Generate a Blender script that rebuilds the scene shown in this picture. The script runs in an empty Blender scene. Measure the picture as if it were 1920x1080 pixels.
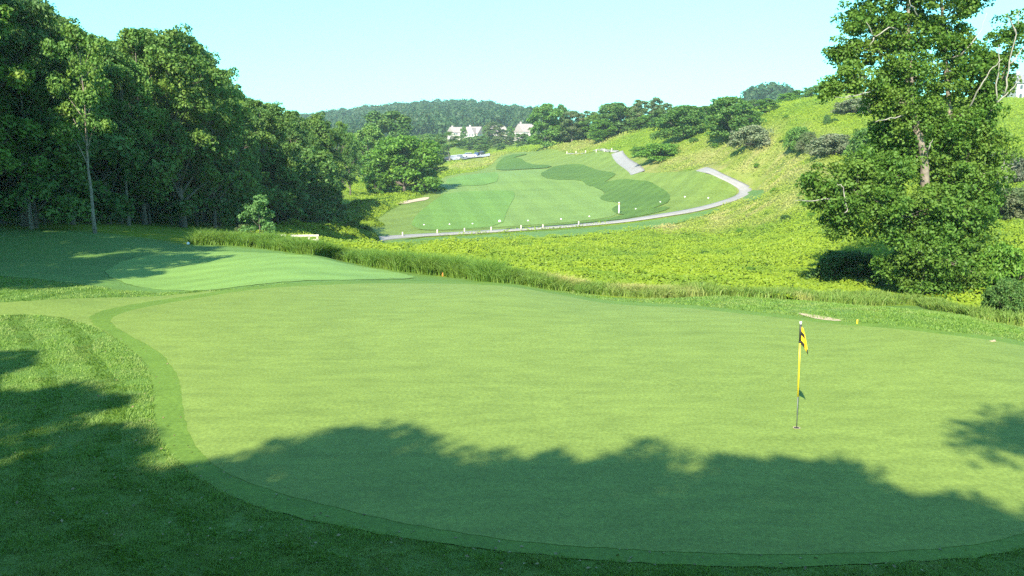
import bpy, math, random
import numpy as np
from mathutils import Vector, Matrix
from mathutils.geometry import delaunay_2d_cdt

scene = bpy.context.scene
col = scene.collection
RAD = math.radians

# ------------------------------------------------------------------ camera
EYE = 5.8
FPX = 1600.0                                   # focal length in pixels of a 1920 wide frame
PITCH = math.atan((540 - 250) / FPX)
cam_data = bpy.data.cameras.new('camera')
cam = bpy.data.objects.new('camera', cam_data)
col.objects.link(cam)
cam.location = (0, 0, EYE)
cam.rotation_euler = (math.pi / 2 - PITCH, 0, 0)
cam_data.sensor_width = 36.0
cam_data.lens = FPX / 1920 * 36.0
cam_data.clip_start = 0.1
cam_data.clip_end = 6000
scene.camera = cam

# ------------------------------------------------------------------ sky, sun, exposure
SUN_EL, SUN_AZ = RAD(38), RAD(200)             # azimuth clockwise from +Y
world = bpy.data.worlds.new('World')
scene.world = world
world.use_nodes = True
wn, wl = world.node_tree.nodes, world.node_tree.links
wn.clear()
sky = wn.new('ShaderNodeTexSky')
sky.sky_type = 'NISHITA'
sky.sun_disc = False
sky.sun_elevation = SUN_EL
sky.sun_rotation = SUN_AZ
sky.air_density = 1.0
sky.dust_density = 0.3
sky.ozone_density = 5.0
bg = wn.new('ShaderNodeBackground')
bg.inputs['Strength'].default_value = 0.135
wo = wn.new('ShaderNodeOutputWorld')
tint = wn.new('ShaderNodeMix'); tint.data_type = 'RGBA'; tint.blend_type = 'MULTIPLY'
tint.inputs['Factor'].default_value = 1.0
# the photograph's cool cyan white balance; the low sky is a purer cyan than the zenith
tc_ = wn.new('ShaderNodeTexCoord'); sx_ = wn.new('ShaderNodeSeparateXYZ'); mr_ = wn.new('ShaderNodeMapRange'); cb_ = wn.new('ShaderNodeCombineColor')
mr_.inputs['From Min'].default_value = 0.0; mr_.inputs['From Max'].default_value = 0.26
mr_.inputs['To Min'].default_value = 0.27; mr_.inputs['To Max'].default_value = 0.68
cb_.inputs[1].default_value = 1.0; cb_.inputs[2].default_value = 0.86
wl.new(tc_.outputs['Generated'], sx_.inputs[0]); wl.new(sx_.outputs['Z'], mr_.inputs['Value'])
wl.new(mr_.outputs[0], cb_.inputs[0]); wl.new(cb_.outputs[0], tint.inputs['B'])
wl.new(sky.outputs[0], tint.inputs['A'])
wl.new(tint.outputs['Result'], bg.inputs['Color'])
wl.new(bg.outputs[0], wo.inputs['Surface'])

sun_data = bpy.data.lights.new('sun', 'SUN')
sun_data.energy = 4.2
sun_data.angle = RAD(0.53)
sun_data.color = (1.0, 0.93, 0.76)
sun = bpy.data.objects.new('sun', sun_data)
col.objects.link(sun)
sun.location = (-20, -60, 60)
SH = Vector((-math.sin(SUN_AZ), -math.cos(SUN_AZ), 0))          # where shadows run
sd = Vector((SH.x * math.cos(SUN_EL), SH.y * math.cos(SUN_EL), -math.sin(SUN_EL)))
sun.rotation_euler = sd.to_track_quat('-Z', 'Y').to_euler()

scene.view_settings.view_transform = 'Standard'
scene.view_settings.look = 'None'
scene.view_settings.gamma = 1.0
scene.view_settings.use_curve_mapping = False
scene.view_settings.exposure = 1.6
try:
    scene.cycles.use_denoising = False
    scene.render.filter_size = 1.2
    scene.cycles.max_bounces = 8
    scene.cycles.volume_bounces = 0
    scene.cycles.transparent_max_bounces = 8
except Exception:
    pass

rng = np.random.default_rng(11)

# ------------------------------------------------------------------ surveying helpers
CT, ST = math.cos(PITCH), math.sin(PITCH)


def ray(px, py):
    px = np.asarray(px, float); py = np.asarray(py, float)
    u = (px - 960) / FPX; v = (540 - py) / FPX
    return u, CT + v * ST, -ST + v * CT          # dx, dy, dz


def at(px, py, Y):
    """world point seen at a picture position and standing at distance Y"""
    dx, dy, dz = ray(px, py)
    t = Y / dy
    return np.array([dx * t, Y, EYE + dz * t])


# survey points of the land: (column, row, distance)
SURV = []
for p in [(204, 601), (500, 543), (960, 540), (1300, 583), (1600, 612), (1900, 650), (1493, 807), (1900, 900), (960, 700),
          (960, 1000), (600, 800), (300, 800), (60, 900), (60, 1050), (1500, 1060), (-200, 800), (2300, 800), (-200, 1060), (2100, 1060), (60, 640), (300, 590)]:
    dx, dy, dz = ray(*p)
    SURV.append((p[0], p[1], float(-EYE / dz * dy)))
SURV += [
    (1650, 580, 27.6), (1800, 598, 26.4), (1450, 578, 28.6), (1650, 582, 31.5), (1900, 617, 28.5), (2200, 650, 26),
    (0, 514, 33.5), (-300, 510, 33), (150, 530, 33.2), (300, 543, 33.6), (0, 540, 30.4), (600, 526, 34.5), (600, 480, 42), (350, 466, 46), (480, 463, 48), (0, 490, 40),
    (0, 432, 52), (170, 432, 54), (-300, 425, 54), (-800, 420, 54), (350, 437, 62), (460, 437, 76), (600, 434, 100), (640, 415, 118),
    (640, 490, 44), (830, 521, 37.5), (1050, 546, 33.5), (1200, 560, 31.5), (720, 480, 50), (900, 505, 44),
    (620, 455, 95), (700, 456, 110), (1000, 470, 80), (1000, 500, 56), (1200, 520, 46), (1400, 480, 75), (1400, 530, 45), (1400, 440, 108), (1550, 380, 108),
    (1550, 450, 75), (1550, 520, 48), (1600, 300, 130), (1600, 250, 150), (1500, 206, 178), (1900, 195, 200), (1900, 300, 112), (1900, 400, 76), (1900, 500, 52), (1740, 555, 42),
    (1900, 580, 36), (2300, 300, 110), (2300, 450, 60), (2400, 160, 220),
    (1350, 300, 174), (1300, 270, 195), (1150, 266, 245), (1050, 272, 290), (1420, 275, 165), (1480, 330, 130),
    (640, 453, 118), (800, 441, 122), (960, 433, 125), (1200, 413, 130), (1330, 386, 139), (1405, 357, 152), (1330, 321, 160), (1308, 317, 166), (1220, 324, 182), (1165, 290, 226), (1010, 287, 300), (1100, 286, 260),
    (800, 425, 131), (830, 350, 200), (1000, 330, 205), (960, 291, 285), (1150, 395, 143), (1120, 325, 208), (1280, 350, 158), (1250, 375, 146), (940, 284, 330),
    (760, 362, 188), (700, 390, 150), (880, 297, 360), (925, 312, 265), (850, 302, 340), (650, 330, 240),
    (900, 264, 520), (1000, 262, 520), (600, 268, 700), (830, 213, 1000), (720, 222, 970), (930, 217, 1000), (600, 238, 950), (1020, 236, 1000), (1250, 240, 1000), (1600, 232, 900),
    (1420, 205, 700), (1500, 205, 260), (1900, 188, 260), (1900, 195, 500), (2500, 190, 600),
    (0, 300, 500), (300, 290, 900), (-600, 330, 300), (-900, 400, 100), (300, 380, 140), (0, 380, 120), (500, 330, 250),
    (830, 235, 1500), (0, 245, 2200), (1900, 240, 2200), (960, 245, 2600),
]


def st(x, y):
    yy = np.maximum(np.asarray(y, float), 7.0) + 20.0
    return np.asarray(x, float) / yy, np.log(yy)


def _phi(r2):
    return np.where(r2 > 1e-12, 0.5 * r2 * np.log(np.maximum(r2, 1e-12)), 0.0)


_cw = np.array([at(*c) for c in SURV])
_cs, _ctt = st(_cw[:, 0], _cw[:, 1])
_A = np.stack([_cs * 2.2, _ctt], 1)
_n = len(_A)
_K = _phi(((_A[:, None, :] - _A[None, :, :]) ** 2).sum(-1)) + np.eye(_n) * 0.0006
_P = np.concatenate([np.ones((_n, 1)), _A], 1)
_M = np.zeros((_n + 3, _n + 3)); _M[:_n, :_n] = _K; _M[:_n, _n:] = _P; _M[_n:, :_n] = _P.T
# heights are solved relative to the sight line so that far points weigh as much as near ones
_scale = np.maximum(_cw[:, 1], 7.0) + 20.0
_W = np.linalg.solve(_M, np.concatenate([_cw[:, 2] / _scale, np.zeros(3)]))


def vnoise(x, y, seed=0):
    """cheap smooth value noise, -1..1"""
    x = np.asarray(x, float); y = np.asarray(y, float)
    xi = np.floor(x).astype(np.int64); yi = np.floor(y).astype(np.int64)
    fx = x - xi; fy = y - yi
    fx = fx * fx * (3 - 2 * fx); fy = fy * fy * (3 - 2 * fy)

    def h(a, b):
        v = (a * 374761393 + b * 668265263 + seed * 144665) & 0x7fffffff
        v = ((v ^ (v >> 13)) * 1274126177) & 0x7fffffff
        return ((v ^ (v >> 16)) & 0xffff) / 32767.5 - 1.0
    return (h(xi, yi) * (1 - fx) + h(xi + 1, yi) * fx) * (1 - fy) + (h(xi, yi + 1) * (1 - fx) + h(xi + 1, yi + 1) * fx) * fy


def land(x, y):
    x = np.atleast_1d(np.asarray(x, float)); y = np.atleast_1d(np.asarray(y, float))
    s, t = st(x, y)
    out = np.empty(x.shape)
    S = s.ravel() * 2.2; T = t.ravel(); o = out.ravel()
    for i in range(0, len(S), 20000):
        d2 = (S[i:i + 20000, None] - _A[None, :, 0]) ** 2 + (T[i:i + 20000, None] - _A[None, :, 1]) ** 2
        o[i:i + 20000] = _phi(d2) @ _W[:_n] + _W[_n] + _W[_n + 1] * S[i:i + 20000] + _W[_n + 2] * T[i:i + 20000]
    out = o.reshape(x.shape) * (np.maximum(y, 7.0) + 20.0)
    # the bank the camera stands on
    k = np.clip((8.5 - y) / 9.0, 0, 1)
    k = k * k * (3 - 2 * k)
    out = out * (1 - k) + (4.1 + 0.03 * np.clip(-y, 0, 60)) * k
    # small unevenness
    out = out + 0.05 * vnoise(x / 6, y / 6, 3) * np.clip((y - 40) / 30, 0, 1) + np.clip(y / 300 - 0.1, 0, 1) * 0.6 * vnoise(x / 25, y / 25, 5)
    return out


def land1(x, y):
    return float(land([x], [y])[0])


def cast(pts):
    """picture positions -> points on the land"""
    pts = np.asarray(pts, float)
    dx, dy, dz = ray(pts[:, 0], pts[:, 1])
    Ys = np.exp(np.linspace(math.log(4.0), math.log(1600), 420))
    t = Ys[None, :] / dy[:, None]
    X = dx[:, None] * t; Z = EYE + dz[:, None] * t
    H = land(X, np.broadcast_to(Ys, X.shape))
    below = Z < H
    k = np.where(below.any(1), below.argmax(1), len(Ys) - 1)
    k = np.maximum(k, 1)
    i = np.arange(len(pts))
    a = (Z - H)[i, k - 1]; b = (H - Z)[i, k]
    f = np.clip(a / np.maximum(a + b, 1e-9), 0, 1)
    Y = Ys[k - 1] * (1 - f) + Ys[k] * f
    tt = Y / dy
    return np.stack([dx * tt, Y], 1)


# ------------------------------------------------------------------ mesh helpers
def tag(o, label=None, cat=None, group=None, kind=None):
    if label: o['label'] = label
    if cat: o['category'] = cat
    if group: o['group'] = group
    if kind: o['kind'] = kind
    return o


def mesh_np(name, v, f, mat=None, smooth=False, attrs=None):
    v = np.asarray(v, np.float32); f = np.asarray(f, np.int32)
    me = bpy.data.meshes.new(name)
    me.vertices.add(len(v)); me.vertices.foreach_set('co', v.ravel())
    n, k = f.shape
    me.loops.add(n * k); me.loops.foreach_set('vertex_index', f.ravel())
    me.polygons.add(n)
    me.polygons.foreach_set('loop_start', np.arange(0, n * k, k, dtype=np.int32))
    me.polygons.foreach_set('loop_total', np.full(n, k, np.int32))
    if smooth:
        me.polygons.foreach_set('use_smooth', np.ones(n, bool))
    for an, av in (attrs or {}).items():
        a = me.attributes.new(an, 'FLOAT', 'POINT')
        a.data.foreach_set('value', np.asarray(av, np.float32))
    me.update(calc_edges=True)
    if mat: me.materials.append(mat)
    return me


def link(name, me, parent=None, loc=None):
    o = bpy.data.objects.new(name, me)
    col.objects.link(o)
    if parent is not None: o.parent = parent
    if loc is not None: o.location = loc
    return o


def empty(name, loc, rz=0.0, sc=1.0):
    o = bpy.data.objects.new(name, None)
    col.objects.link(o)
    o.empty_display_size = 0.3
    o.location = loc
    o.rotation_euler = (0, 0, rz)
    o.scale = (sc, sc, sc) if not hasattr(sc, '__len__') else sc
    return o


class Geo:
    """gathers quads for one mesh"""
    def __init__(self): self.v = []; self.f = []; self.n = 0

    def add(self, v, f):
        v = np.asarray(v, float); f = np.asarray(f, int)
        self.v.append(v); self.f.append(f + self.n); self.n += len(v)

    def box(self, c, s, rz=0.0):
        x, y, z = s[0] / 2, s[1] / 2, s[2] / 2
        v = np.array([(a * x, b * y, d * z) for d in (-1, 1) for a, b in ((-1, -1), (1, -1), (1, 1), (-1, 1))])
        if rz:
            cr, sr = math.cos(rz), math.sin(rz)
            v = np.stack([v[:, 0] * cr - v[:, 1] * sr, v[:, 0] * sr + v[:, 1] * cr, v[:, 2]], 1)
        self.add(v + np.array(c), [(3, 2, 1, 0), (4, 5, 6, 7), (0, 1, 5, 4), (1, 2, 6, 5), (2, 3, 7, 6), (3, 0, 4, 7)])
        return self

    def tube(self, pts, rad, n=6, cap=True):
        pts = np.asarray(pts, float); m = len(pts)
        rad = np.broadcast_to(np.asarray(rad, float), (m,))
        tan = np.gradient(pts, axis=0)
        tan /= np.linalg.norm(tan, axis=1, keepdims=True) + 1e-9
        ref = np.array([1.0, 0, 0]) if abs(tan[0, 0]) < 0.8 else np.array([0, 1.0, 0])
        a = np.cross(tan, ref); a /= np.linalg.norm(a, axis=1, keepdims=True) + 1e-9
        b = np.cross(tan, a)
        th = np.arange(n) * 2 * math.pi / n
        ring = a[:, None, :] * np.cos(th)[None, :, None] + b[:, None, :] * np.sin(th)[None, :, None]
        v = (pts[:, None, :] + ring * rad[:, None, None]).reshape(-1, 3)
        i = np.arange(m - 1)[:, None] * n; j = np.arange(n)[None, :]; j2 = (j + 1) % n
        f = np.stack([i + j, i + j2, i + n + j2, i + n + j], -1).reshape(-1, 4)
        base = self.n
        self.add(v, f)
        if cap:
            for r, c in ((0, pts[0]), (m - 1, pts[-1])):
                self.v.append(c[None, :]); ci = self.n; self.n += 1
                ring_i = base + r * n + np.arange(n)
                ff = [(ring_i[q], ci, ci, ring_i[(q + 1) % n]) if r == 0 else (ring_i[(q + 1) % n], ci, ci, ring_i[q]) for q in range(n)]
                self.caps = getattr(self, 'caps', []) + [(a_, b_, d_) for a_, b_, _, d_ in ff]
        return self

    def mesh(self, name, mat, smooth=True):
        v = np.concatenate(self.v); f = np.concatenate(self.f)
        caps = getattr(self, 'caps', None)
        me = bpy.data.meshes.new(name)
        faces = f.tolist() + [list(c) for c in (caps or [])]
        me.from_pydata(v.tolist(), [], faces)
        if smooth:
            me.polygons.foreach_set('use_smooth', np.ones(len(me.polygons), bool))
        me.update()
        if mat: me.materials.append(mat)
        return me


def inside(poly, pts):
    """points inside a polygon"""
    x, y = pts[:, 0], pts[:, 1]
    r = np.zeros(len(pts), bool)
    a = poly; b = np.roll(poly, -1, 0)
    for (x1, y1), (x2, y2) in zip(a, b):
        c = ((y1 > y) != (y2 > y))
        if c.any():
            xx = (x2 - x1) * (y - y1) / (y2 - y1 + 1e-12) + x1
            r ^= c & (x < xx)
    return r


def seg_dist(poly, pts):
    d = np.full(len(pts), 1e9)
    a = poly; b = np.roll(poly, -1, 0)
    for p, q in zip(a, b):
        e = q - p
        t = np.clip(((pts - p) @ e) / (e @ e + 1e-12), 0, 1)
        d = np.minimum(d, np.hypot(*(pts - p - t[:, None] * e).T))
    return d


def outline(px_pts, rounds=2):
    """an outline surveyed off the picture -> smooth closed outline on the land (x, y); ('w', x, y) gives a land point"""
    out = [None] * len(px_pts)
    im = [i for i, p in enumerate(px_pts) if p[0] != 'w']
    c = cast([px_pts[i] for i in im])
    for k, i in enumerate(im): out[i] = c[k]
    for i, p in enumerate(px_pts):
        if p[0] == 'w': out[i] = np.array(p[1:], float)
    P = np.array(out)
    s, t = st(P[:, 0], P[:, 1])
    Q = np.stack([P[:, 0], P[:, 1]], 1)
    for _ in range(rounds):
        N = np.roll(Q, -1, 0)
        Q = np.stack([Q * 0.75 + N * 0.25, Q * 0.25 + N * 0.75], 1).reshape(-1, 2)
    return Q


def ragged(Q, amp, step=0.12):
    out = []
    for p, q in zip(Q, np.roll(Q, -1, 0)):
        k = max(1, int(np.hypot(*(q - p)) / step)) if p[1] < 45 else 1
        for i in range(k): out.append(p + (q - p) * i / k)
    R = np.array(out)
    T = np.roll(R, -1, 0) - np.roll(R, 1, 0); T /= np.linalg.norm(T, axis=1, keepdims=True) + 1e-9
    d = amp * (vnoise(R[:, 0] / 0.22, R[:, 1] / 0.22, 51) + 0.6 * vnoise(R[:, 0] / 0.9, R[:, 1] / 0.9, 52))
    return R + np.stack([-T[:, 1], T[:, 0]], 1) * (d * np.interp(R[:, 1], [8, 40], [1, 2.0]))[:, None]


def sheet(name, poly, mat, lift, step=0.016, label=None, cat=None):
    """a surface lying on the land inside an outline"""
    s, t = st(poly[:, 0], poly[:, 1])
    if poly[:, 1].min() < 7:                      # reaches behind the camera: triangulate on plain x, y
        to = lambda p: p
        A = poly / 30.0
        back = lambda a: a * 30.0
    else:
        A = np.stack([s, t], 1)
        back = lambda a: np.stack([a[:, 0] * np.exp(a[:, 1]), np.exp(a[:, 1]) - 20.0], 1)
    # densify
    B = []
    for p, q in zip(A, np.roll(A, -1, 0)):
        k = max(1, int(np.hypot(*(q - p)) / step))
        for i in range(k): B.append(p + (q - p) * i / k)
    B = np.array(B)
    lo, hi = B.min(0), B.max(0)
    gx, gy = np.meshgrid(np.arange(lo[0], hi[0], step), np.arange(lo[1], hi[1], step))
    G = np.stack([gx.ravel(), gy.ravel()], 1) + rng.uniform(-0.1, 0.1, (gx.size, 2)) * step
    G = G[inside(B, G)]
    if len(G): G = G[seg_dist(B, G) > step * 0.5]
    V = np.concatenate([B, G]) if len(G) else B
    nb = len(B)
    res = delaunay_2d_cdt([Vector(p) for p in V], [(i, (i + 1) % nb) for i in range(nb)], [], 1, 1e-7)
    vo = np.array([tuple(p) for p in res[0]]); fo = np.array(res[2])
    xy = back(vo)
    z = land(xy[:, 0], xy[:, 1]) + lift * np.maximum(1.0, xy[:, 1] / 40.0)
    e1 = xy[fo[:, 1]] - xy[fo[:, 0]]; e2 = xy[fo[:, 2]] - xy[fo[:, 0]]
    flip = (e1[:, 0] * e2[:, 1] - e1[:, 1] * e2[:, 0]) < 0
    fo[flip] = fo[flip][:, ::-1]
    me = mesh_np(name, np.column_stack([xy, z]), fo, mat, smooth=True)
    o = link(name, me)
    tag(o, label, cat, kind='structure')
    return o


# ------------------------------------------------------------------ materials
def new_mat(name):
    m = bpy.data.materials.new(name)
    m.use_nodes = True
    m.node_tree.nodes.clear()
    return m, m.node_tree.nodes, m.node_tree.links


def ramp2(n, l, fac, c1, c2, p1=0.35, p2=0.65):
    r = n.new('ShaderNodeValToRGB')
    r.color_ramp.elements[0].position = p1; r.color_ramp.elements[0].color = (*c1, 1)
    r.color_ramp.elements[1].position = p2; r.color_ramp.elements[1].color = (*c2, 1)
    l.new(fac, r.inputs[0])
    return r.outputs[0]


def mix(n, l, fac, a, b, mode='MIX'):
    m = n.new('ShaderNodeMix'); m.data_type = 'RGBA'; m.blend_type = mode
    for sock, val in ((m.inputs['Factor'], fac), (m.inputs['A'], a), (m.inputs['B'], b)):
        if hasattr(val, 'is_linked') or hasattr(val, 'links'): l.new(val, sock)
        elif isinstance(val, (int, float)): sock.default_value = val
        else: sock.default_value = (*val, 1)
    return m.outputs['Result']


def noise(n, l, vec, scale, detail=4, rough=0.6, stretch=None):
    if stretch:
        mp = n.new('ShaderNodeMapping'); mp.inputs['Scale'].default_value = stretch
        l.new(vec, mp.inputs['Vector']); vec = mp.outputs[0]
    t = n.new('ShaderNodeTexNoise'); t.inputs['Scale'].default_value = scale
    t.inputs['Detail'].default_value = detail; t.inputs['Roughness'].default_value = rough
    l.new(vec, t.inputs['Vector'])
    return t.outputs['Fac']


def turf(name, c1, c2, big=0.12, mid=1.5, fine=30, bump=0.25, bumpdist=0.02, spot=None, stretch=(0.35, 1, 1), rough=0.75, midamt=0.5):
    m, n, l = new_mat(name)
    tc = n.new('ShaderNodeTexCoord'); ob = tc.outputs['Object']
    a = noise(n, l, ob, big, 3)
    b = noise(n, l, ob, mid, 5, 0.65, stretch)
    f = noise(n, l, ob, fine, 3, 0.7)
    ca = ramp2(n, l, a, c1, c2, 0.36, 0.64)
    cb = ramp2(n, l, b, tuple(x * 0.80 for x in c1), tuple(x * 1.14 for x in c2), 0.3, 0.7)
    cc = mix(n, l, midamt, ca, cb)
    cf = ramp2(n, l, f, (0.72, 0.74, 0.72), (1.22, 1.2, 1.2), 0.3, 0.7)
    c = mix(n, l, 1.0, cc, cf, 'MULTIPLY')
    if spot:
        sc, lo, hi, colr = spot
        sp = noise(n, l, ob, sc, 4, 0.6)
        mr = n.new('ShaderNodeMapRange'); mr.inputs['From Min'].default_value = lo; mr.inputs['From Max'].default_value = hi
        l.new(sp, mr.inputs['Value'])
        c = mix(n, l, mr.outputs[0], c, colr)
    p = n.new('ShaderNodeBsdfPrincipled')
    p.inputs['Roughness'].default_value = rough
    p.inputs['Specular IOR Level'].default_value = 0.2
    l.new(c, p.inputs['Base Color'])
    bp = n.new('ShaderNodeBump'); bp.inputs['Strength'].default_value = bump; bp.inputs['Distance'].default_value = bumpdist
    ad = n.new('ShaderNodeMath'); ad.operation = 'ADD'
    l.new(f, ad.inputs[0]); l.new(b, ad.inputs[1])
    l.new(ad.outputs[0], bp.inputs['Height']); l.new(bp.outputs[0], p.inputs['Normal'])
    o = n.new('ShaderNodeOutputMaterial'); l.new(p.outputs[0], o.inputs['Surface'])
    return m


def stripes(m, angle, width, amt):
    n, l = m.node_tree.nodes, m.node_tree.links
    p = next(x for x in n if x.type == 'BSDF_PRINCIPLED')
    src = p.inputs['Base Color'].links[0].from_socket
    tc = n.new('ShaderNodeTexCoord'); mp = n.new('ShaderNodeMapping'); mp.inputs['Rotation'].default_value = (0, 0, angle)
    l.new(tc.outputs['Object'], mp.inputs['Vector'])
    w = n.new('ShaderNodeTexWave'); w.wave_type = 'BANDS'; w.inputs['Scale'].default_value = 0.314 / width
    w.inputs['Distortion'].default_value = 1.2; w.inputs['Detail'].default_value = 2; w.inputs['Detail Scale'].default_value = 0.6
    l.new(mp.outputs[0], w.inputs['Vector'])
    c = ramp2(n, l, w.outputs['Fac'], (1 - amt,) * 3, (1 + amt,) * 3, 0.35, 0.65)
    l.new(mix(n, l, 1.0, src, c, 'MULTIPLY'), p.inputs['Base Color'])


def leaf_mat(name, c1, c2, c3=None, trans=0.35, objvar=0.25, clump=0.5, dry=None, rough=0.55, spec=0.25):
    """leaves: colour varies per leaf and by clump, light passes through"""
    m, n, l = new_mat(name)
    g = n.new('ShaderNodeNewGeometry')
    ri = g.outputs['Random Per Island']
    c = ramp2(n, l, ri, c1, c2, 0.1, 0.9)
    tc = n.new('ShaderNodeTexCoord')
    cl = noise(n, l, tc.outputs['Object'], clump, 3)
    if c3:
        mr = n.new('ShaderNodeMapRange'); mr.inputs['From Min'].default_value = 0.47; mr.inputs['From Max'].default_value = 0.66
        l.new(cl, mr.inputs['Value'])
        c = mix(n, l, mr.outputs[0], c, c3)
    oi = n.new('ShaderNodeObjectInfo')
    ov = ramp2(n, l, oi.outputs['Random'], (1 - objvar, 1 - objvar, 1 - objvar * 0.6), (1 + objvar, 1 + objvar * 0.8, 1 + objvar * 0.4), 0, 1)
    c = mix(n, l, 1.0, c, ov, 'MULTIPLY')
    if dry:
        at_ = n.new('ShaderNodeAttribute'); at_.attribute_name = 'dry'
        d1 = ramp2(n, l, ri, dry, tuple(x * 1.35 for x in dry), 0.2, 0.8)
        c = mix(n, l, at_.outputs['Fac'], c, d1)
    p = n.new('ShaderNodeBsdfPrincipled')
    p.inputs['Roughness'].default_value = rough; p.inputs['Specular IOR Level'].default_value = spec
    l.new(c, p.inputs['Base Color'])
    tr = n.new('ShaderNodeBsdfTranslucent')
    ct = mix(n, l, 1.0, c, (1.15, 1.25, 0.55), 'MULTIPLY')
    l.new(ct, tr.inputs['Color'])
    ms = n.new('ShaderNodeMixShader'); ms.inputs[0].default_value = trans
    l.new(p.outputs[0], ms.inputs[1]); l.new(tr.outputs[0], ms.inputs[2])
    o = n.new('ShaderNodeOutputMaterial'); l.new(ms.outputs[0], o.inputs['Surface'])
    return m


def plain(name, c, rough=0.6, var=0.15, scale=6.0, metal=0.0, bump=0.0):
    m, n, l = new_mat(name)
    tc = n.new('ShaderNodeTexCoord')
    f = noise(n, l, tc.outputs['Object'], scale, 4)
    cc = ramp2(n, l, f, tuple(x * (1 - var) for x in c), tuple(min(1, x * (1 + var)) for x in c), 0.3, 0.7)
    p = n.new('ShaderNodeBsdfPrincipled')
    p.inputs['Roughness'].default_value = rough; p.inputs['Metallic'].default_value = metal
    l.new(cc, p.inputs['Base Color'])
    if bump:
        b = n.new('ShaderNodeBump'); b.inputs['Strength'].default_value = bump; b.inputs['Distance'].default_value = 0.03
        l.new(f, b.inputs['Height']); l.new(b.outputs[0], p.inputs['Normal'])
    o = n.new('ShaderNodeOutputMaterial'); l.new(p.outputs[0], o.inputs['Surface'])
    return m


M = {}
M['green'] = turf('putting_turf', (0.1438, 0.2061, 0.0391), (0.1701, 0.2351, 0.0469), big=0.16, mid=2.6, fine=16, bump=0.15, bumpdist=0.008, stretch=(0.3, 1, 1), midamt=0.6)
M['collar'] = turf('collar_turf', (0.0968, 0.1726, 0.0226), (0.1178, 0.1966, 0.0268), big=0.2, mid=1.6, fine=14, bump=0.2, bumpdist=0.012)
M['approach'] = turf('approach_turf', (0.1429, 0.212, 0.0405), (0.1739, 0.2385, 0.0486), big=0.2, mid=1.2, fine=12, bump=0.15, bumpdist=0.01)
M['rough'] = turf('rough_turf', (0.0815, 0.1642, 0.0266), (0.126, 0.212, 0.0385), big=0.25, mid=2.2, fine=22, bump=0.6, bumpdist=0.05)
M['plateau'] = turf('plateau_turf', (0.1411, 0.2467, 0.0567), (0.1699, 0.2792, 0.0638), big=0.1, mid=0.7, fine=14, bump=0.15, bumpdist=0.02)
M['apron'] = turf('apron_turf', (0.088, 0.172, 0.036), (0.118, 0.212, 0.046), big=0.12, mid=1.0, fine=9, bump=0.3, bumpdist=0.03)
M['fairway'] = turf('fairway_turf', (0.1341, 0.2093, 0.0451), (0.15, 0.2277, 0.0497), big=0.03, mid=0.25, fine=2.5, bump=0.1, bumpdist=0.03)
M['fairway_dark'] = turf('fairway_band_turf', (0.1087, 0.2018, 0.0337), (0.1232, 0.2177, 0.0381), big=0.03, mid=0.25, fine=2.5, bump=0.1, bumpdist=0.03)
M['range'] = turf('range_turf', (0.1176, 0.1767, 0.0315), (0.1512, 0.2093, 0.0385), big=0.03, mid=0.22, fine=2.5, bump=0.15, bumpdist=0.05)
M['dark_rough'] = turf('dark_mown_turf', (0.0585, 0.1162, 0.0149), (0.0844, 0.1491, 0.0201), big=0.05, mid=0.35, fine=2.5, bump=0.2, bumpdist=0.06)
stripes(M['dark_rough'], RAD(25), 2.2, 0.055); stripes(M['fairway'], RAD(-8), 5.0, 0.035); stripes(M['fairway_dark'], RAD(-8), 5.0, 0.04); stripes(M['range'], RAD(30), 4.0, 0.05); stripes(M['plateau'], RAD(60), 1.6, 0.045)
M['verge'] = turf('verge_turf', (0.085, 0.165, 0.036), (0.115, 0.2, 0.045), big=0.06, mid=0.5, fine=3, bump=0.3, bumpdist=0.05)
M['path'] = plain('pale_concrete', (0.25, 0.235, 0.225), 0.85, 0.12, 0.8, bump=0.2)
M['asphalt'] = plain('worn_asphalt', (0.30, 0.30, 0.31), 0.9, 0.15, 0.5)
M['sand'] = plain('bunker_sand', (0.44, 0.335, 0.23), 0.95, 0.12, 2.0, bump=0.5)
M['bark'] = plain('grey_brown_bark', (0.13, 0.105, 0.085), 0.9, 0.4, 5.0, bump=0.8)
M['bark_pale'] = plain('pale_bark', (0.22, 0.18, 0.145), 0.9, 0.35, 4.0, bump=0.8)
M['deadwood'] = plain('bleached_deadwood', (0.30, 0.27, 0.23), 0.85, 0.2, 4.0, bump=0.4)
M['leaf_wood'] = leaf_mat('woodland_leaves', (0.0581, 0.1381, 0.0266), (0.1056, 0.2046, 0.0427), (0.132, 0.2148, 0.038), trans=0.22, clump=0.25)
M['leaf_wood_light'] = leaf_mat('lighter_woodland_leaves', (0.0723, 0.1631, 0.0265), (0.1313, 0.2416, 0.0426), (0.1641, 0.2536, 0.0379), trans=0.22, clump=0.25)
M['leaf_wood_deep'] = leaf_mat('deeper_woodland_leaves', (0.0455, 0.1158, 0.0253), (0.0827, 0.1716, 0.0406), (0.1033, 0.1802, 0.0361), trans=0.22, clump=0.25)
M['leaf_big'] = leaf_mat('near_tree_leaves', (0.0795, 0.1874, 0.023), (0.1589, 0.2935, 0.0366), (0.176, 0.281, 0.0366), clump=0.35)
M['leaf_dark'] = leaf_mat('dark_tree_leaves', (0.0635, 0.1628, 0.033), (0.136, 0.2407, 0.0495), clump=0.3)
M['leaf_fresh'] = leaf_mat('fresh_green_leaves', (0.078, 0.1898, 0.025), (0.144, 0.2702, 0.035), clump=0.3)
M['leaf_olive'] = leaf_mat('olive_leaves', (0.085, 0.145, 0.045), (0.14, 0.195, 0.07), (0.17, 0.185, 0.09), clump=0.3, objvar=0.15)
M['leaf_grey'] = leaf_mat('silvery_shrub_leaves', (0.11, 0.15, 0.08), (0.17, 0.21, 0.12), (0.19, 0.2, 0.13), trans=0.2, clump=0.5)
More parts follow.
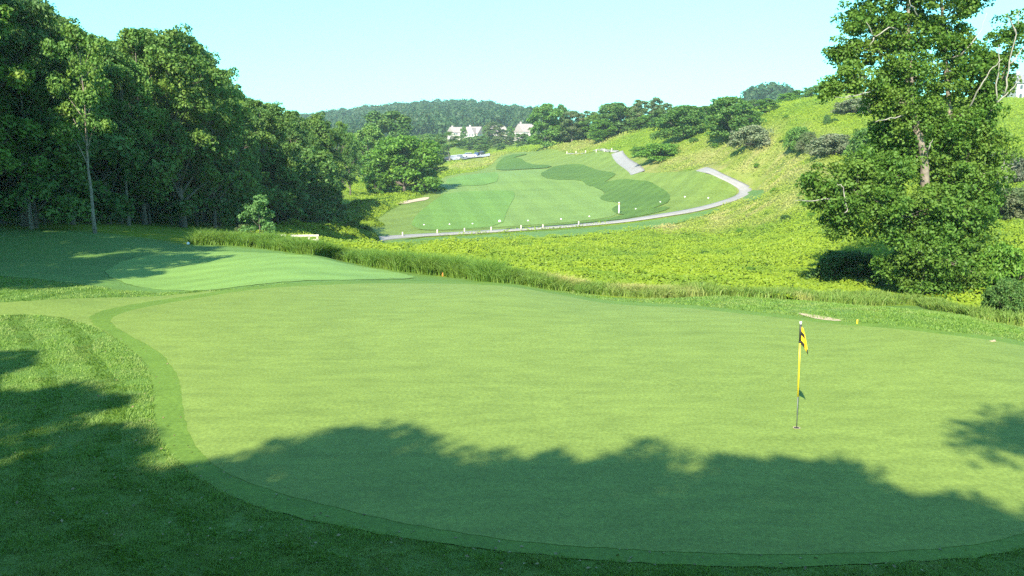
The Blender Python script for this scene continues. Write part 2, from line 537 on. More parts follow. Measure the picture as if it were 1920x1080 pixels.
M['leaf_young'] = leaf_mat('sapling_leaves', (0.117, 0.2632, 0.072), (0.1658, 0.3217, 0.09), clump=0.8)
M['leaf_far'] = leaf_mat('distant_wood_leaves', (0.034, 0.0903, 0.0288), (0.0612, 0.1228, 0.036), (0.0748, 0.13, 0.036), clump=0.02)
M['weed'] = leaf_mat('meadow_weed_leaves', (0.16, 0.24, 0.015), (0.22, 0.295, 0.02), (0.115, 0.195, 0.018), trans=0.3, clump=0.14, objvar=0.0, dry=(0.27, 0.255, 0.085))
M['reed'] = leaf_mat('tall_reed_blades', (0.0828, 0.176, 0.0238), (0.1573, 0.264, 0.0382), (0.1408, 0.2288, 0.034), trans=0.3, clump=0.5, objvar=0.0, dry=(0.33, 0.30, 0.11))
M['dead_leaf'] = leaf_mat('dry_fallen_leaves', (0.16, 0.12, 0.06), (0.33, 0.27, 0.15), trans=0.1, objvar=0.0)
M['blade'] = leaf_mat('rough_grass_blades', (0.0971, 0.2, 0.0248), (0.2023, 0.313, 0.0505), (0.2104, 0.287, 0.0698), trans=0.3, clump=0.9, objvar=0.0, spec=0.4)


def meadow_mat():
    m, n, l = new_mat('meadow_ground')
    tc = n.new('ShaderNodeTexCoord'); ob = tc.outputs['Object']
    a = noise(n, l, ob, 0.045, 5, 0.6)
    b = noise(n, l, ob, 0.35, 5, 0.7)
    f = noise(n, l, ob, 3.0, 4, 0.7)
    c = ramp2(n, l, a, (0.10, 0.175, 0.012), (0.165, 0.22, 0.016), 0.4, 0.6)
    c = mix(n, l, 0.5, c, ramp2(n, l, b, (0.075, 0.14, 0.012), (0.18, 0.24, 0.02), 0.3, 0.7))
    at_ = n.new('ShaderNodeAttribute'); at_.attribute_name = 'dry'
    d = ramp2(n, l, b, (0.17, 0.18, 0.06), (0.29, 0.265, 0.10), 0.3, 0.7)
    c = mix(n, l, at_.outputs['Fac'], c, d)
    c = mix(n, l, 1.0, c, ramp2(n, l, f, (0.6, 0.62, 0.6), (1.3, 1.28, 1.25), 0.3, 0.7), 'MULTIPLY')
    p = n.new('ShaderNodeBsdfPrincipled'); p.inputs['Roughness'].default_value = 0.9; p.inputs['Specular IOR Level'].default_value = 0.1
    l.new(c, p.inputs['Base Color'])
    bp = n.new('ShaderNodeBump'); bp.inputs['Strength'].default_value = 0.7; bp.inputs['Distance'].default_value = 0.5
    l.new(b, bp.inputs['Height']); l.new(bp.outputs[0], p.inputs['Normal'])
    o = n.new('ShaderNodeOutputMaterial'); l.new(p.outputs[0], o.inputs['Surface'])
    return m


M['meadow'] = meadow_mat()

# ------------------------------------------------------------------ the land
DRY = []          # straw-coloured patches: centre, radius
for px, py, r in [(1230, 312, 7), (1180, 318, 5), (1290, 298, 6), (1330, 300, 8), (1390, 310, 8), (1430, 325, 7), (1440, 350, 5), (1210, 300, 6), (1480, 330, 6),
                  (1075, 274, 9), (1040, 278, 6), (1130, 268, 7), (905, 303, 10), (880, 310, 8), (930, 296, 10), (1440, 390, 4), (1330, 415, 4), (1400, 400, 4), (1360, 405, 3), (1255, 428, 3), (1470, 300, 6)]:
    DRY.append((*cast([(px, py)])[0], r))
for px, py, r in [(1190, 552, 0.8), (1060, 538, 0.9), (1240, 555, 0.7), (1300, 556, 0.6), (1030, 534, 0.6), (1490, 560, .5)]:
    DRY.append((*cast([(px, py)])[0], r))


def dryness(x, y):
    d = np.zeros(len(x))
    for cx, cy, r in DRY:
        q = np.hypot((x - cx), (y - cy) * 0.6) / r
        d = np.maximum(d, np.clip(1.5 - q / (1.35 if r > 3 else 1.0), 0, 1) * (0.8 if r > 3 else 1.0))
    return np.clip(d * (0.65 + 0.7 * vnoise(x / 2.3, y / 2.3, 9)), 0, 1)


ys = [-70 + 3 * i for i in range(25)]
y = 4.5
while y < 2600:
    ys.append(y); y += 0.0135 * (y + 20)
ys = np.array(ys)
ss = np.linspace(-1.5, 1.5, 251)
X = ss[None, :] * (np.maximum(ys, 7.0) + 20.0)[:, None]
Yg = np.broadcast_to(ys[:, None], X.shape)
Z = land(X, Yg)
nr, nc = X.shape
idx = np.arange(nr * nc).reshape(nr, nc)
F = np.stack([idx[:-1, :-1], idx[:-1, 1:], idx[1:, 1:], idx[1:, :-1]], -1).reshape(-1, 4)
me = mesh_np('ground', np.stack([X, Yg, Z], -1).reshape(-1, 3), F, M['meadow'], True, {'dry': dryness(X.ravel(), Yg.ravel())})
tag(link('ground', me), 'rolling green land under the golf course and meadow', 'ground', kind='structure')

P_ROUGH = outline([(-500, 425), (0, 429), (100, 431), (200, 437), (300, 450), (350, 460), (420, 461), (470, 463), (560, 478), (640, 490), (740, 508), (830, 519), (900, 527),
                   (1000, 538), (1060, 546), (1150, 560), (1250, 561), (1350, 556), (1440, 562), (1600, 574), (1700, 572), (1770, 578), (1830, 600), (1920, 614), (2200, 650),
                   ('w', 30, 12), ('w', 30, -20), ('w', -32, -20), ('w', -36, 12)])
P_GREEN = outline([(204, 601), (230, 588), (300, 572), (400, 555), (500, 543), (600, 536), (720, 532), (840, 533), (930, 538), (1000, 546), (1060, 556), (1130, 571), (1250, 577),
                   (1400, 592), (1500, 602), (1600, 612), (1700, 622), (1800, 635), (1920, 650), (2090, 690), (2180, 800), (2090, 940), (1900, 1016), (1700, 1039), (1500, 1046), (1300, 1042),
                   (1100, 1031), (925, 1014), (717, 979), (508, 925), (440, 900), (400, 875), (360, 835), (350, 805), (345, 765), (340, 725), (325, 690), (295, 660), (250, 635), (215, 615)])
P_COLLAR = outline([(160, 600), (190, 584), (280, 566), (390, 550), (490, 538), (600, 530), (720, 527), (840, 528), (930, 532), (1000, 540), (1060, 550), (1130, 565), (1250, 571),
                    (1400, 585), (1500, 595), (1600, 606), (1700, 616), (1800, 628), (1920, 642), (2120, 685), (2220, 800), (2130, 960), (1920, 1038), (1700, 1060), (1500, 1070), (1300, 1066),
                    (1100, 1054), (842, 1027), (717, 1006), (530, 968), (425, 935), (330, 870), (300, 830), (290, 800), (290, 735), (280, 695), (250, 660), (205, 630)])
P_APPR = outline([(-250, 580), (0, 570), (150, 560), (330, 552), (450, 545), (500, 540), (420, 552), (330, 562), (250, 580), (190, 603), (220, 640), (190, 622), (150, 604), (85, 592), (0, 592), (-250, 604)])
P_PLAT = outline([(190, 512), (230, 490), (300, 475), (420, 472), (520, 477), (600, 487), (700, 503), (800, 523), (700, 526), (600, 527), (520, 532), (440, 541), (380, 547), (300, 545), (220, 530)])
sheet('rough', P_ROUGH, M['rough'], 0.02, 0.03, 'darker mown rough surrounding the putting green', 'grass')
P_APRON = outline([(-400, 436), (0, 433), (100, 434), (200, 440), (350, 463), (470, 466), (600, 484), (740, 509), (800, 524), (600, 530), (500, 536), (430, 545), (330, 549), (150, 534), (0, 519), (-400, 514)])
sheet('apron', ragged(P_APRON, 0.05), M['apron'], 0.027, 0.02, 'mown grass apron rising from the green to the dark wood', 'grass')
sheet('approach', ragged(P_APPR, 0.04), M['approach'], 0.032, 0.016, 'pale mown strip running left from the green', 'grass')
sheet('collar', ragged(P_COLLAR, 0.035), M['collar'], 0.037, 0.010, 'darker collar ring of turf around the putting green', 'grass')
sheet('putting_green', ragged(P_GREEN, 0.02), M['green'], 0.041, 0.010, 'smooth light green putting surface with a hole and flag', 'putting green')
sheet('plateau_turf', ragged(P_PLAT, 0.05), M['plateau'], 0.046, 0.016, 'mown turf plateau between the green and the tall grass', 'grass')

P_RANGE = outline([(655, 450), (690, 428), (715, 405), (750, 385), (800, 366), (815, 350), (833, 331), (900, 321), (928, 305), (940, 292), (1000, 284), (1100, 290), (1150, 286), (1180, 318), (1205, 326),
                   (1300, 320), (1345, 332), (1382, 350), (1380, 370), (1335, 386), (1280, 399), (1200, 412), (1085, 423), (960, 431), (820, 438)])
P_FAIR = outline([(768, 432), (775, 410), (800, 389), (830, 372), (822, 352), (845, 336), (925, 325), (1000, 320), (1030, 318), (1012, 328), (1028, 338), (1085, 337), (1105, 348), (1137, 362),
                  (1124, 372), (1132, 378), (1166, 382), (1148, 392), (1160, 402), (1140, 410), (1050, 420), (940, 427), (850, 434)], 2)
P_BAND = outline([(768, 431), (780, 404), (812, 380), (835, 362), (958, 358), (968, 366), (950, 398), (942, 425), (850, 433)], 1)
P_BAND2 = outline([(838, 335), (928, 324), (936, 332), (930, 348), (836, 352)], 1)
sheet('range_turf', P_RANGE, M['range'], 0.03, 0.012, 'light mown turf of the distant driving range', 'grass')
sheet('fairway', P_FAIR, M['fairway'], 0.045, 0.010, 'pale green fairway in the middle of the range', 'fairway')
sheet('fairway_band', P_BAND, M['fairway_dark'], 0.06, 0.010, 'darker mown left half of the fairway', 'fairway')
sheet('fairway_band', P_BAND2, M['fairway_dark'], 0.06, 0.010, 'darker mown band at the far left of the fairway', 'fairway')
for pts, lab in [
    ([(1010, 329), (1028, 319), (1040, 313), (1085, 308), (1112, 318), (1156, 326), (1150, 333), (1118, 350), (1104, 352), (1088, 338), (1030, 339)], 'long dark rough patch along the far right of the fairway'),
    ([(1098, 345), (1132, 343), (1168, 337), (1195, 340), (1215, 341), (1232, 350), (1256, 364), (1256, 380), (1238, 388), (1200, 398), (1165, 406), (1146, 397), (1150, 390), (1168, 383), (1130, 378), (1123, 372), (1139, 362)], 'large wavy dark rough patch right of the fairway'),
    ([(930, 310), (942, 299), (975, 297), (988, 308), (1040, 312), (1020, 318), (985, 319), (930, 321)], 'dark rough patch at the far end of the fairway'),
    ([(940, 430), (1050, 422), (1140, 412), (1165, 405), (1240, 388), (1262, 392), (1200, 408), (1085, 421), (960, 430)], 'narrow dark rough strip beside the cart path'),
    ([(930, 309), (945, 303), (1000, 289), (950, 293)], 'small dark rough patch beside the far tees')]:
    sheet('dark_rough', outline(pts, 1), M['dark_rough'], 0.055, 0.010, lab, 'grass')


VERGES = []


def verge(p):
    q = outline(p); VERGES.append(q)
    return q


sheet('verge', verge([(640, 459), (700, 453), (800, 446), (960, 438), (1085, 430), (1200, 418), (1290, 403), (1345, 391), (1352, 394), (1300, 412), (1200, 432), (1085, 443), (960, 450), (800, 455)]), M['verge'], 0.03, 0.010,
      'mown green verge below the long cart path', 'grass')
sheet('verge', verge([(1330, 318), (1350, 325), (1385, 340), (1425, 353), (1436, 362), (1424, 373), (1400, 380), (1385, 375), (1402, 358), (1385, 346), (1350, 332)]), M['verge'], 0.03, 0.010,
      'mown green verge outside the cart path bend', 'grass')


def ribbon(name, pts, width, mat, lift, label, cat):
    c = cast(pts)
    Q = c
    for _ in range(3):
        N = Q[1:]; Q0 = Q[:-1]
        mid = np.stack([Q0 * 0.75 + N * 0.25, Q0 * 0.25 + N * 0.75], 1).reshape(-1, 2)
        Q = np.concatenate([Q[:1], mid, Q[-1:]])
    # even spacing
    L = np.concatenate([[0], np.cumsum(np.hypot(*np.diff(Q, axis=0).T))])
    k = int(L[-1] / 1.2)
    u = np.linspace(0, L[-1], k)
    Q = np.stack([np.interp(u, L, Q[:, 0]), np.interp(u, L, Q[:, 1])], 1)
    T = np.gradient(Q, axis=0); T /= np.linalg.norm(T, axis=1, keepdims=True)
    Nn = np.stack([-T[:, 1], T[:, 0]], 1)
    offs = np.linspace(-0.5, 0.5, 5) * width
    XY = Q[:, None, :] + Nn[:, None, :] * offs[None, :, None]
    z = land(XY[..., 0], XY[..., 1]) + lift
    V = np.concatenate([XY, z[..., None]], -1)
    # slab edge
    V = np.concatenate([V[:, :1] - np.array([0, 0, 0.12]), V, V[:, -1:] - np.array([0, 0, 0.12])], 1)
    m_ = V.shape[1]
    ix = np.arange(k * m_).reshape(k, m_)
    F = np.stack([ix[:-1, 1:], ix[:-1, :-1], ix[1:, :-1], ix[1:, 1:]], -1).reshape(-1, 4)
    o = link(name, mesh_np(name, V.reshape(-1, 3), F, mat))
    tag(o, label, cat, kind='structure')
    return Q


PATH = ribbon('cart_path', [(634, 454), (700, 447), (800, 440.5), (960, 432.5), (1085, 424), (1200, 412), (1290, 398), (1345, 385), (1388, 371), (1402, 356), (1380, 344), (1350, 331), (1330, 322), (1315, 318)],
              2.1, M['path'], 0.20, 'pale concrete cart path curving round the driving range', 'path')
PATH2 = ribbon('cart_path', [(1196, 326), (1193, 321), (1181, 312), (1167, 302), (1160, 294), (1157, 287)], 3.0, M['path'], 0.22, 'bright short stretch of cart path climbing behind the range', 'path')
ribbon('cart_path', [(1158, 285), (1135, 284), (1100, 286), (1050, 288), (1012, 289), (1010, 283)], 1.1, M['path'], 0.2, 'thin far end of the cart path along the hill foot', 'path')
sheet('bunker', outline([(738, 384), (765, 377), (806, 370), (803, 376), (778, 380), (760, 384)], 1), M['sand'], 0.05, 0.006, 'small pale sand bunker left of the range', 'bunker')
sheet('bunker', outline([(1490, 588), (1520, 591), (1560, 598), (1583, 604), (1555, 603), (1520, 598)], 1), M['sand'], 0.04, 0.006, 'thin bare sand patch behind the flag', 'bunker')
P_LOT = outline([(832, 305), (860, 300), (900, 297), (925, 293), (905, 289), (850, 291), (828, 298)], 1)
sheet('parking_lot', P_LOT, M['asphalt'], 0.05, 0.006, 'grey car park beside the trees below the houses', 'car park')


# ------------------------------------------------------------------ leaves
def leaf_quads(c, nrm, size, r, aspect=0.6, fold=0.0):
    """one rhombic leaf per centre"""
    k = len(c)
    nrm = nrm / (np.linalg.norm(nrm, axis=1, keepdims=True) + 1e-9)
    q = r.normal(size=(k, 3))
    a = np.cross(nrm, q); a /= np.linalg.norm(a, axis=1, keepdims=True) + 1e-9
    b = np.cross(nrm, a)
    size = np.asarray(size).reshape(-1, 1) * np.ones((k, 1))
    A = a * size * 0.5; B = b * size * 0.5 * aspect
    V = np.stack([c - A, c + B - A * 0.1, c + A, c - B - A * 0.1], 1)
    V[:, 1] += nrm * size * 0.12; V[:, 3] += nrm * size * 0.12
    return V.reshape(-1, 3), np.arange(k * 4).reshape(-1, 4)


def clump_leaves(cent, rad, per, size, r, flat=0.75, up=0.55, rnd=0.6, droop=0.0):
    k = len(cent)
    d = r.normal(size=(k, per, 3)); d /= np.linalg.norm(d, axis=2, keepdims=True)
    d[..., 2] = np.where((d[..., 2] < -0.3) & (r.random((k, per)) < 0.6), -d[..., 2], d[..., 2])
    q = 0.35 + 0.65 * r.random((k, per)) ** 0.6
    rr = np.asarray(rad).reshape(-1, 1, 1)
    pos = cent[:, None, :] + d * q[..., None] * rr * np.array([1, 1, flat])
    nn = d * 0.6 + np.array([0, 0, up]) + r.normal(size=d.shape) * rnd
    s = size * (0.7 + 0.6 * r.random((k * per, 1)))
    return leaf_quads(pos.reshape(-1, 3), nn.reshape(-1, 3), s, r)


def bezier(p0, p1, p2, n=6):
    t = np.linspace(0, 1, n)[:, None]
    return p0 * (1 - t) ** 2 + 2 * p1 * t * (1 - t) + p2 * t ** 2


def make_tree(seed, H, R, crown_base, n_lobe, n_clump, clump_r, per, leaf, trunk_r, leafm, barkm, top=0.40, lean=0.03, limb_n=5, flat=0.85, up=0.35):
    """trunk with limbs, and a crown of leaf clumps gathered on lobes; returns two meshes"""
    r = np.random.default_rng(seed)
    g = Geo()
    ln = r.normal(size=2) * lean * H
    zs = np.linspace(0, 1, 9)
    tr = np.stack([ln[0] * zs ** 1.5 + r.normal(size=9) * 0.012 * H * zs, ln[1] * zs ** 1.5 + r.normal(size=9) * 0.012 * H * zs, zs * H * 0.86], 1)
    tr[0, 2] = -0.4
    rad = trunk_r * (1 - zs * 0.88) ** 0.9; rad[0] *= 1.35
    g.tube(tr, rad, 8)
    ends = []
    for i in range(n_lobe):
        u = (i + 0.5 + r.uniform(-0.35, 0.35)) / n_lobe
        u = 0.04 + 0.94 * u
        env = R * math.sqrt(max(0.02, 1 - ((u - top) / (0.66 if u > top else top + 0.28)) ** 2))
        ang = i * 2.399963 + r.uniform(-0.5, 0.5)
        q = r.uniform(0.5, 0.85) * (0.35 if u > 0.93 else 1.0)
        z = H * (crown_base + (1 - crown_base) * u * 0.95)
        ax = np.array([np.interp(z, tr[:, 2], tr[:, 0]), np.interp(z, tr[:, 2], tr[:, 1])])
        e = np.array([ax[0] + math.cos(ang) * env * q, ax[1] + math.sin(ang) * env * q, z])
        zb = max(H * 0.12, z - 0.75 * env * q - 0.06 * H)
        zb = min(zb, H * 0.82)
        b0 = np.array([np.interp(zb, tr[:, 2], tr[:, 0]), np.interp(zb, tr[:, 2], tr[:, 1]), zb])
        mid = b0 * 0.45 + e * 0.55 + np.array([0, 0, 0.10 * H * r.uniform(-0.3, 1)])
        rb = np.interp(zb, tr[:, 2], rad) * 0.55
        g.tube(bezier(b0, mid, e, limb_n), np.linspace(rb, rb * 0.25 + 0.01, limb_n), 5)
        lr = R * r.uniform(0.30, 0.46) * (1.0 if u < 0.85 else 0.75)
        ends.append((e, lr, rb * 0.3))
    cents, rads = [], []
    for e, lr, rb in ends:
        k = max(3, int(n_clump / n_lobe * r.uniform(0.8, 1.2)))
        d = r.normal(size=(k, 3)); d /= np.linalg.norm(d, axis=1, keepdims=True)
        d[:, 2] = np.where((d[:, 2] < -0.45), -d[:, 2] * 0.5, d[:, 2])
        out = e[:2] / (np.linalg.norm(e[:2]) + 1e-6)
        d[:, :2] += out * 0.12
        c = e + d * (lr * r.uniform(0.55, 1.08, (k, 1))) * np.array([1, 1, 0.85])
        c[:, 2] = np.minimum(c[:, 2], H - clump_r * 0.5)
        cents.append(c); rads.append(clump_r * r.uniform(0.6, 1.3, k))
        for cc in c[:: 2]:
            g.tube(np.stack([e, (e + cc) / 2 + np.array([0, 0, 0.12]), cc]), [rb + 0.012, rb * 0.6 + 0.01, 0.008], 3, cap=False)
    cents = np.concatenate(cents); rads = np.concatenate(rads)
    V, F = clump_leaves(cents, rads, per, leaf, r, flat=flat, up=up)
    return g.mesh('trunk', barkm), mesh_np('crown', V, F, leafm)


def place(meshes, name, loc, rz=0.0, sc=1.0, label=None, cat='tree', group=None):
    e = empty(name, loc, rz, sc)
    link('trunk', meshes[0], e); link('crown', meshes[1], e)
    return tag(e, label, cat, group)


# unit trees: built at real size, then scaled to the tree in view
print('trees')
WOOD = [make_tree(100 + i, 19, 4.6 + 0.4 * (i % 3), 0.16 + 0.03 * (i % 2), 19, 215, 0.80, 100, 0.33, 0.30, M[('leaf_wood_light', 'leaf_wood', 'leaf_wood_deep', 'leaf_wood', 'leaf_wood_light')[i]], M['bark'], top=0.45 - 0.05 * (i % 3)) for i in range(5)]
POLE = [make_tree(130 + i, 19, 3.6, 0.45, 11, 90, 0.95, 110, 0.34, 0.21, M['leaf_wood'], M['bark_pale'], top=0.45, lean=0.02) for i in range(2)]
UNDER = [make_tree(150 + i, 7, 2.6, 0.05, 10, 70, 0.75, 80, 0.30, 0.08, M['leaf_wood'], M['bark'], top=0.35) for i in range(3)]
ROUND = [make_tree(200 + i, 13, 6.4, 0.03, 24, 300, 1.15, 60, 0.60, 0.32, m, M['bark'], top=0.34) for i, m in enumerate([M['leaf_fresh'], M['leaf_dark'], M['leaf_wood']])]
TALL = [make_tree(220 + i, 15, 4.6, 0.04, 20, 220, 1.05, 60, 0.60, 0.3, m, M['bark'], top=0.42) for i, m in enumerate([M['leaf_dark'], M['leaf_wood'], M['leaf_fresh']])]
SPARSE = [make_tree(240 + i, 14, 3.4, 0.08, 18, 210, 0.85, 50, 0.5, 0.22, M['leaf_olive'], M['bark_pale'], top=0.5) for i in range(2)]
SHRUB = [make_tree(260 + i, 3.4, 3.0, -0.05, 18, 190, 0.6, 60, 0.30, 0.09, m, M['bark'], top=0.25) for i, m in enumerate([M['leaf_grey'], M['leaf_dark'], M['leaf_olive'], M['leaf_fresh']])]
SAPLING = make_tree(280, 3.0, 1.05, 0.05, 9, 55, 0.30, 45, 0.17, 0.035, M['leaf_young'], M['bark'], top=0.3)
PROTO_H = {id(x): h for lst, h in ((WOOD, 19), (POLE, 19), (UNDER, 7), (ROUND, 13), (TALL, 15), (SPARSE, 14), (SHRUB, 3.4)) for x in lst}
PROTO_H[id(SAPLING)] = 3.0
PROTO_R = {}
for lst in (WOOD, POLE, UNDER, ROUND, TALL, SPARSE, SHRUB, [SAPLING]):
    for x in lst:
        co = np.empty(len(x[1].vertices) * 3, np.float32); x[1].vertices.foreach_get('co', co); co = co.reshape(-1, 3)
        PROTO_R[id(x)] = float(np.percentile(np.hypot(co[:, 0], co[:, 1]), 93))
        PROTO_H[id(x)] = float(co[:, 2].max())


def stand(proto, name, px, Y, top_py, width_px=None, label=None, cat='tree', group=None, rz=None, base=None, sink=0.0):
    """a tree whose top is seen at row top_py, standing at distance Y in column px"""
    if base: Y = float(cast([(px, base)])[0][1])
    x = float(at(px, 300, Y)[0])
    z = land1(x, Y) - sink
    h = float(at(px, top_py, Y)[2]) - z
    sz = h / PROTO_H[id(proto)]
    sx = sz if width_px is None else (width_px * Y / FPX / 2) / PROTO_R[id(proto)]
    sx = min(max(sx, sz * 0.45), sz * 2.2)
    return place(proto, name, (x, Y, z), random.uniform(0, 6.28) if rz is None else rz, (sx, sx, sz), label, cat, group)


random.seed(5)
# --- the wood on the left, front trees from the near end to the far end
GW = 'trees along the front of the left wood'
for k, (px, Y, top, w, lab) in enumerate([
    (-70, 50, -120, 260, 'nearest big wood tree cut by the left picture edge'),
    (35, 55, -60, 230, 'tall dark tree leaving the frame top at far left'),
    (125, 58, -5, 170, 'tall wood tree just right of the tallest left-edge trees'),
    (195, 62, 68, 130, 'lower wood tree in the dip of the treetop line'),
    (262, 67, 52, 150, 'wood tree forming the left shoulder of the big sunlit crown'),
    (335, 70, 42, 190, 'big sunlit wood tree with the highest rounded crown'),
    (395, 76, 125, 130, 'wood tree stepping down right of the sunlit crown'),
    (440, 84, 158, 120, 'shaded wood tree above the hanging sunlit branch'),
    (500, 93, 180, 110, 'wood tree with ragged top left of the distant hill'),
    (545, 124, 206, 90, 'smaller ragged-topped wood tree before the olive-tinted one'),
    (590, 138, 208, 110, 'olive-tinted wood tree standing out over the valley'),
    (628, 152, 226, 66, 'bushy tree at the outer end of the wood'),
    (655, 172, 240, 50, 'last small tree where the wood meets the valley')]):
    stand(WOOD[k % 5], 'forest_tree', px, Y, top, w, lab, group=GW, rz=k * 1.3)
for px, Y, top, lab in [(166, 52, 40, 'slim pale-barked tree with a long bare trunk at the wood edge'),
                        (47, 53, 20, 'thin bare-trunked tree in the dark wood at far left'),
                        (232, 63, 90, 'thin pale-trunked tree deep in the shade left of the sunlit crown')]:
    stand(POLE[0], 'slender_tree', px, Y, top, 110, lab, group='bare trunked trees at the wood edge')
# second rows, seen through the gaps of the first
GB = 'trees inside the left wood'
k = 0
for row in range(3):
    for Y in np.arange(56, 150, 6.5):
        edge = np.interp(Y, [50, 70, 100, 140], [-31, -29, -25.5, -28])      # land X of the wood's front
        x = edge - 5 - row * 6.5 + random.uniform(-1.5, 1.5)
        yy = Y + random.uniform(-2, 2)
        sky_row = np.interp(960 + x / yy * FPX, [-200, 60, 165, 200, 260, 340, 400, 470, 540, 600, 680], [-120, -60, 15, 75, 60, 50, 135, 180, 212, 215, 245])
        if 960 + x / yy * FPX < -260: continue
        z = land1(x, yy)
        h = EYE + (250 - sky_row) / FPX * yy - z - random.uniform(0.2, 2.5)
        p = WOOD[(k * 2 + row) % 5]
        s = h / PROTO_H[id(p)]
        place(p, 'forest_tree', (x, yy, z), k * 2.1, (s * 1.0, s * 1.0, s), 'wood tree half hidden behind the front trees of the left wood', 'tree', GB)
        k += 1
# undergrowth along the wood's foot
for k in range(34):
    Y = 53 + (k % 17) * 3.9 + random.uniform(-1, 1)
    edge = np.interp(Y, [50, 70, 100, 140], [-31, -29, -25.5, -28])
    x = edge - (0.5 if k < 17 else 4.0) + random.uniform(-1.2, 1.0)
    s = random.uniform(0.6, 1.35)
    place(UNDER[k % 3], 'understorey_tree', (x, Y, land1(x, Y)), k * 1.7, (s * 1.2, s * 1.2, s),
          'low shaded understorey tree filling the dark foot of the left wood', 'tree', 'undergrowth at the foot of the wood')
stand(SAPLING, 'young_tree', 480, 60, 364, 62, 'bright young tree standing alone before the dark wood', 'tree')
stand(SHRUB[2], 'shrub', 449, 61, 420, 34, 'small brownish shrub left of the bright young tree', 'shrub')
for px, Y, top, w, lab in [(672, 235, 246, 46, 'pale green tree at the foot of the valley beside the wood'), (612, 126, 330, 56, 'low bushy tree at the wood end above the weeds'),
                           (690, 215, 234, 62, 'dark tree behind the round tree, on its left'), (735, 290, 207, 95, 'hazy tall tree right behind the round tree'),
                           (790, 240, 290, 60, 'dark bush against the right side of the round tree'), (812, 250, 285, 46, 'small dark tree between round tree and car park'), (702, 178, 322, 34, 'small leafy bush tree at the left foot of the round tree')]:
    stand(TALL[2 if px in (672, 702) else 1], 'valley_tree', px, Y, top, w, lab, group='trees in the valley')
stand(ROUND[0], 'round_tree', 757, 185, 252, 135, 'big round fresh green tree alone in the valley', 'tree')
stand(POLE[1], 'spreading_tree', 843, 335, 246, 80, 'broad tree shading the car park below the houses', 'tree', rz=2.0)
stand(ROUND[2], 'valley_tree', 800, 380, 250, 70, 'tree left of the broad car park tree', 'tree', rz=1.0, group='trees in the valley')
for px, Y, top, w in [(905, 440, 254, 40), (930, 430, 258, 45), (955, 440, 254, 40), (980, 430, 250, 40), (880, 450, 256, 40), (1002, 400, 252, 36), (868, 470, 262, 40), (940, 400, 268, 50), (975, 395, 268, 45), (905, 395, 270, 50)]:
    stand(SPARSE[0] if px in (930, 955) else TALL[1], 'scrub_tree', px, Y, top, w, 'scrubby small tree in the row just below the far houses', group='scrub below the houses')
for px, Y, top, w, lab in [(870, 500, 236, 13, 'tree in the gap between the first two far houses'), (911, 500, 234, 13, 'tree in the gap between the second and third far houses'),
                           (957, 500, 235, 16, 'tree in the gap before the rightmost far house'), (999, 495, 246, 12, 'dark little tree standing against the rightmost far house')]:
    stand(TALL[0], 'garden_tree', px, Y, top, w, lab, group='trees between the far houses')
stand(SPARSE[1], 'bare_tree', 930, 470, 228, 40, 'thin half bare tree rising in front of the far houses', 'tree')

# --- skyline trees on the right
for proto, px, Y, top, w, lab in [
    (TALL[0], 1022, 300, 192, 66, 'dark twin-topped tree right of the far houses'),
    (TALL[0], 1050, 305, 194, 34, 'narrow dark crown leaning off the twin-topped tree'),
    (SPARSE[0], 1072, 295, 206, 42, 'thin brownish tree beside the dark twin-topped tree'),
    (SPARSE[1], 1103, 300, 207, 40, 'second thin grey-brown tree on the skyline'),
    (TALL[1], 1090, 310, 232, 70, 'low green thicket tree under the thin brown trees'),
    (ROUND[2], 1150, 280, 191, 80, 'broad mid green tree in the middle of the skyline row'),
    (TALL[2], 1128, 275, 222, 50, 'short yellow-green tree before the broad skyline tree'),
    (SPARSE[1], 1203, 275, 186, 40, 'tall thin grey-green skyline tree'),
    (SPARSE[0], 1226, 280, 181, 30, 'tallest feathery skyline tree'),
    (TALL[1], 1192, 265, 222, 60, 'low leafy tree under the feathery skyline trees'),
    (SPARSE[0], 1247, 270, 192, 26, 'slim pointed skyline tree left of the dark round one'),
    (ROUND[1], 1275, 208, 196, 92, 'dark round tree with a pale trunk on the hill'),
    (TALL[1], 1320, 230, 198, 60, 'plain green tree between the two big round hill trees'),
    (ROUND[1], 1370, 185, 179, 92, 'largest dark round tree on the hillside'),
    (TALL[2], 1175, 285, 200, 60, 'leafy tree filling in right behind the broad skyline tree'),
    (ROUND[0], 1218, 268, 214, 60, 'rounded mid tree before the tall feathery ones'),
    (TALL[1], 1240, 250, 204, 50, 'dense tree left of and behind the dark round hill tree'),
    (ROUND[2], 1310, 250, 200, 70, 'wide tree linking the two big round hill trees'),
    (TALL[2], 1060, 300, 222, 50, 'fresh green low tree between the thin brown trees'),
    (TALL[1], 1112, 292, 214, 50, 'dense tree right of the second thin brown tree'),
    (TALL[0], 1432, 195, 184, 52, 'dark grey-green tree right of the largest round hill tree'),
    (TALL[1], 1410, 260, 186, 60, 'tree peeping out behind the largest round hill tree'),
    (TALL[2], 1468, 240, 174, 44, 'small rounded tree on the crest left of the ball-shaped one'),
    (TALL[2], 1492, 250, 168, 44, 'light green crest tree next to the ball-shaped one'),
    (ROUND[2], 1524, 235, 159, 46, 'ball-shaped tree standing on the hill crest'),
    (TALL[1], 1555, 245, 182, 40, 'low tree on the crest right of the ball-shaped one'),
    (ROUND[1], 1590, 235, 165, 70, 'dark tree on the crest behind the big near tree'),
    (ROUND[1], 1640, 235, 160, 90, 'dark crest tree half hidden by the big near tree')]:
    stand(proto, 'hill_tree', px, Y, top, w, lab, group='trees on the right skyline', rz=px * 0.7)
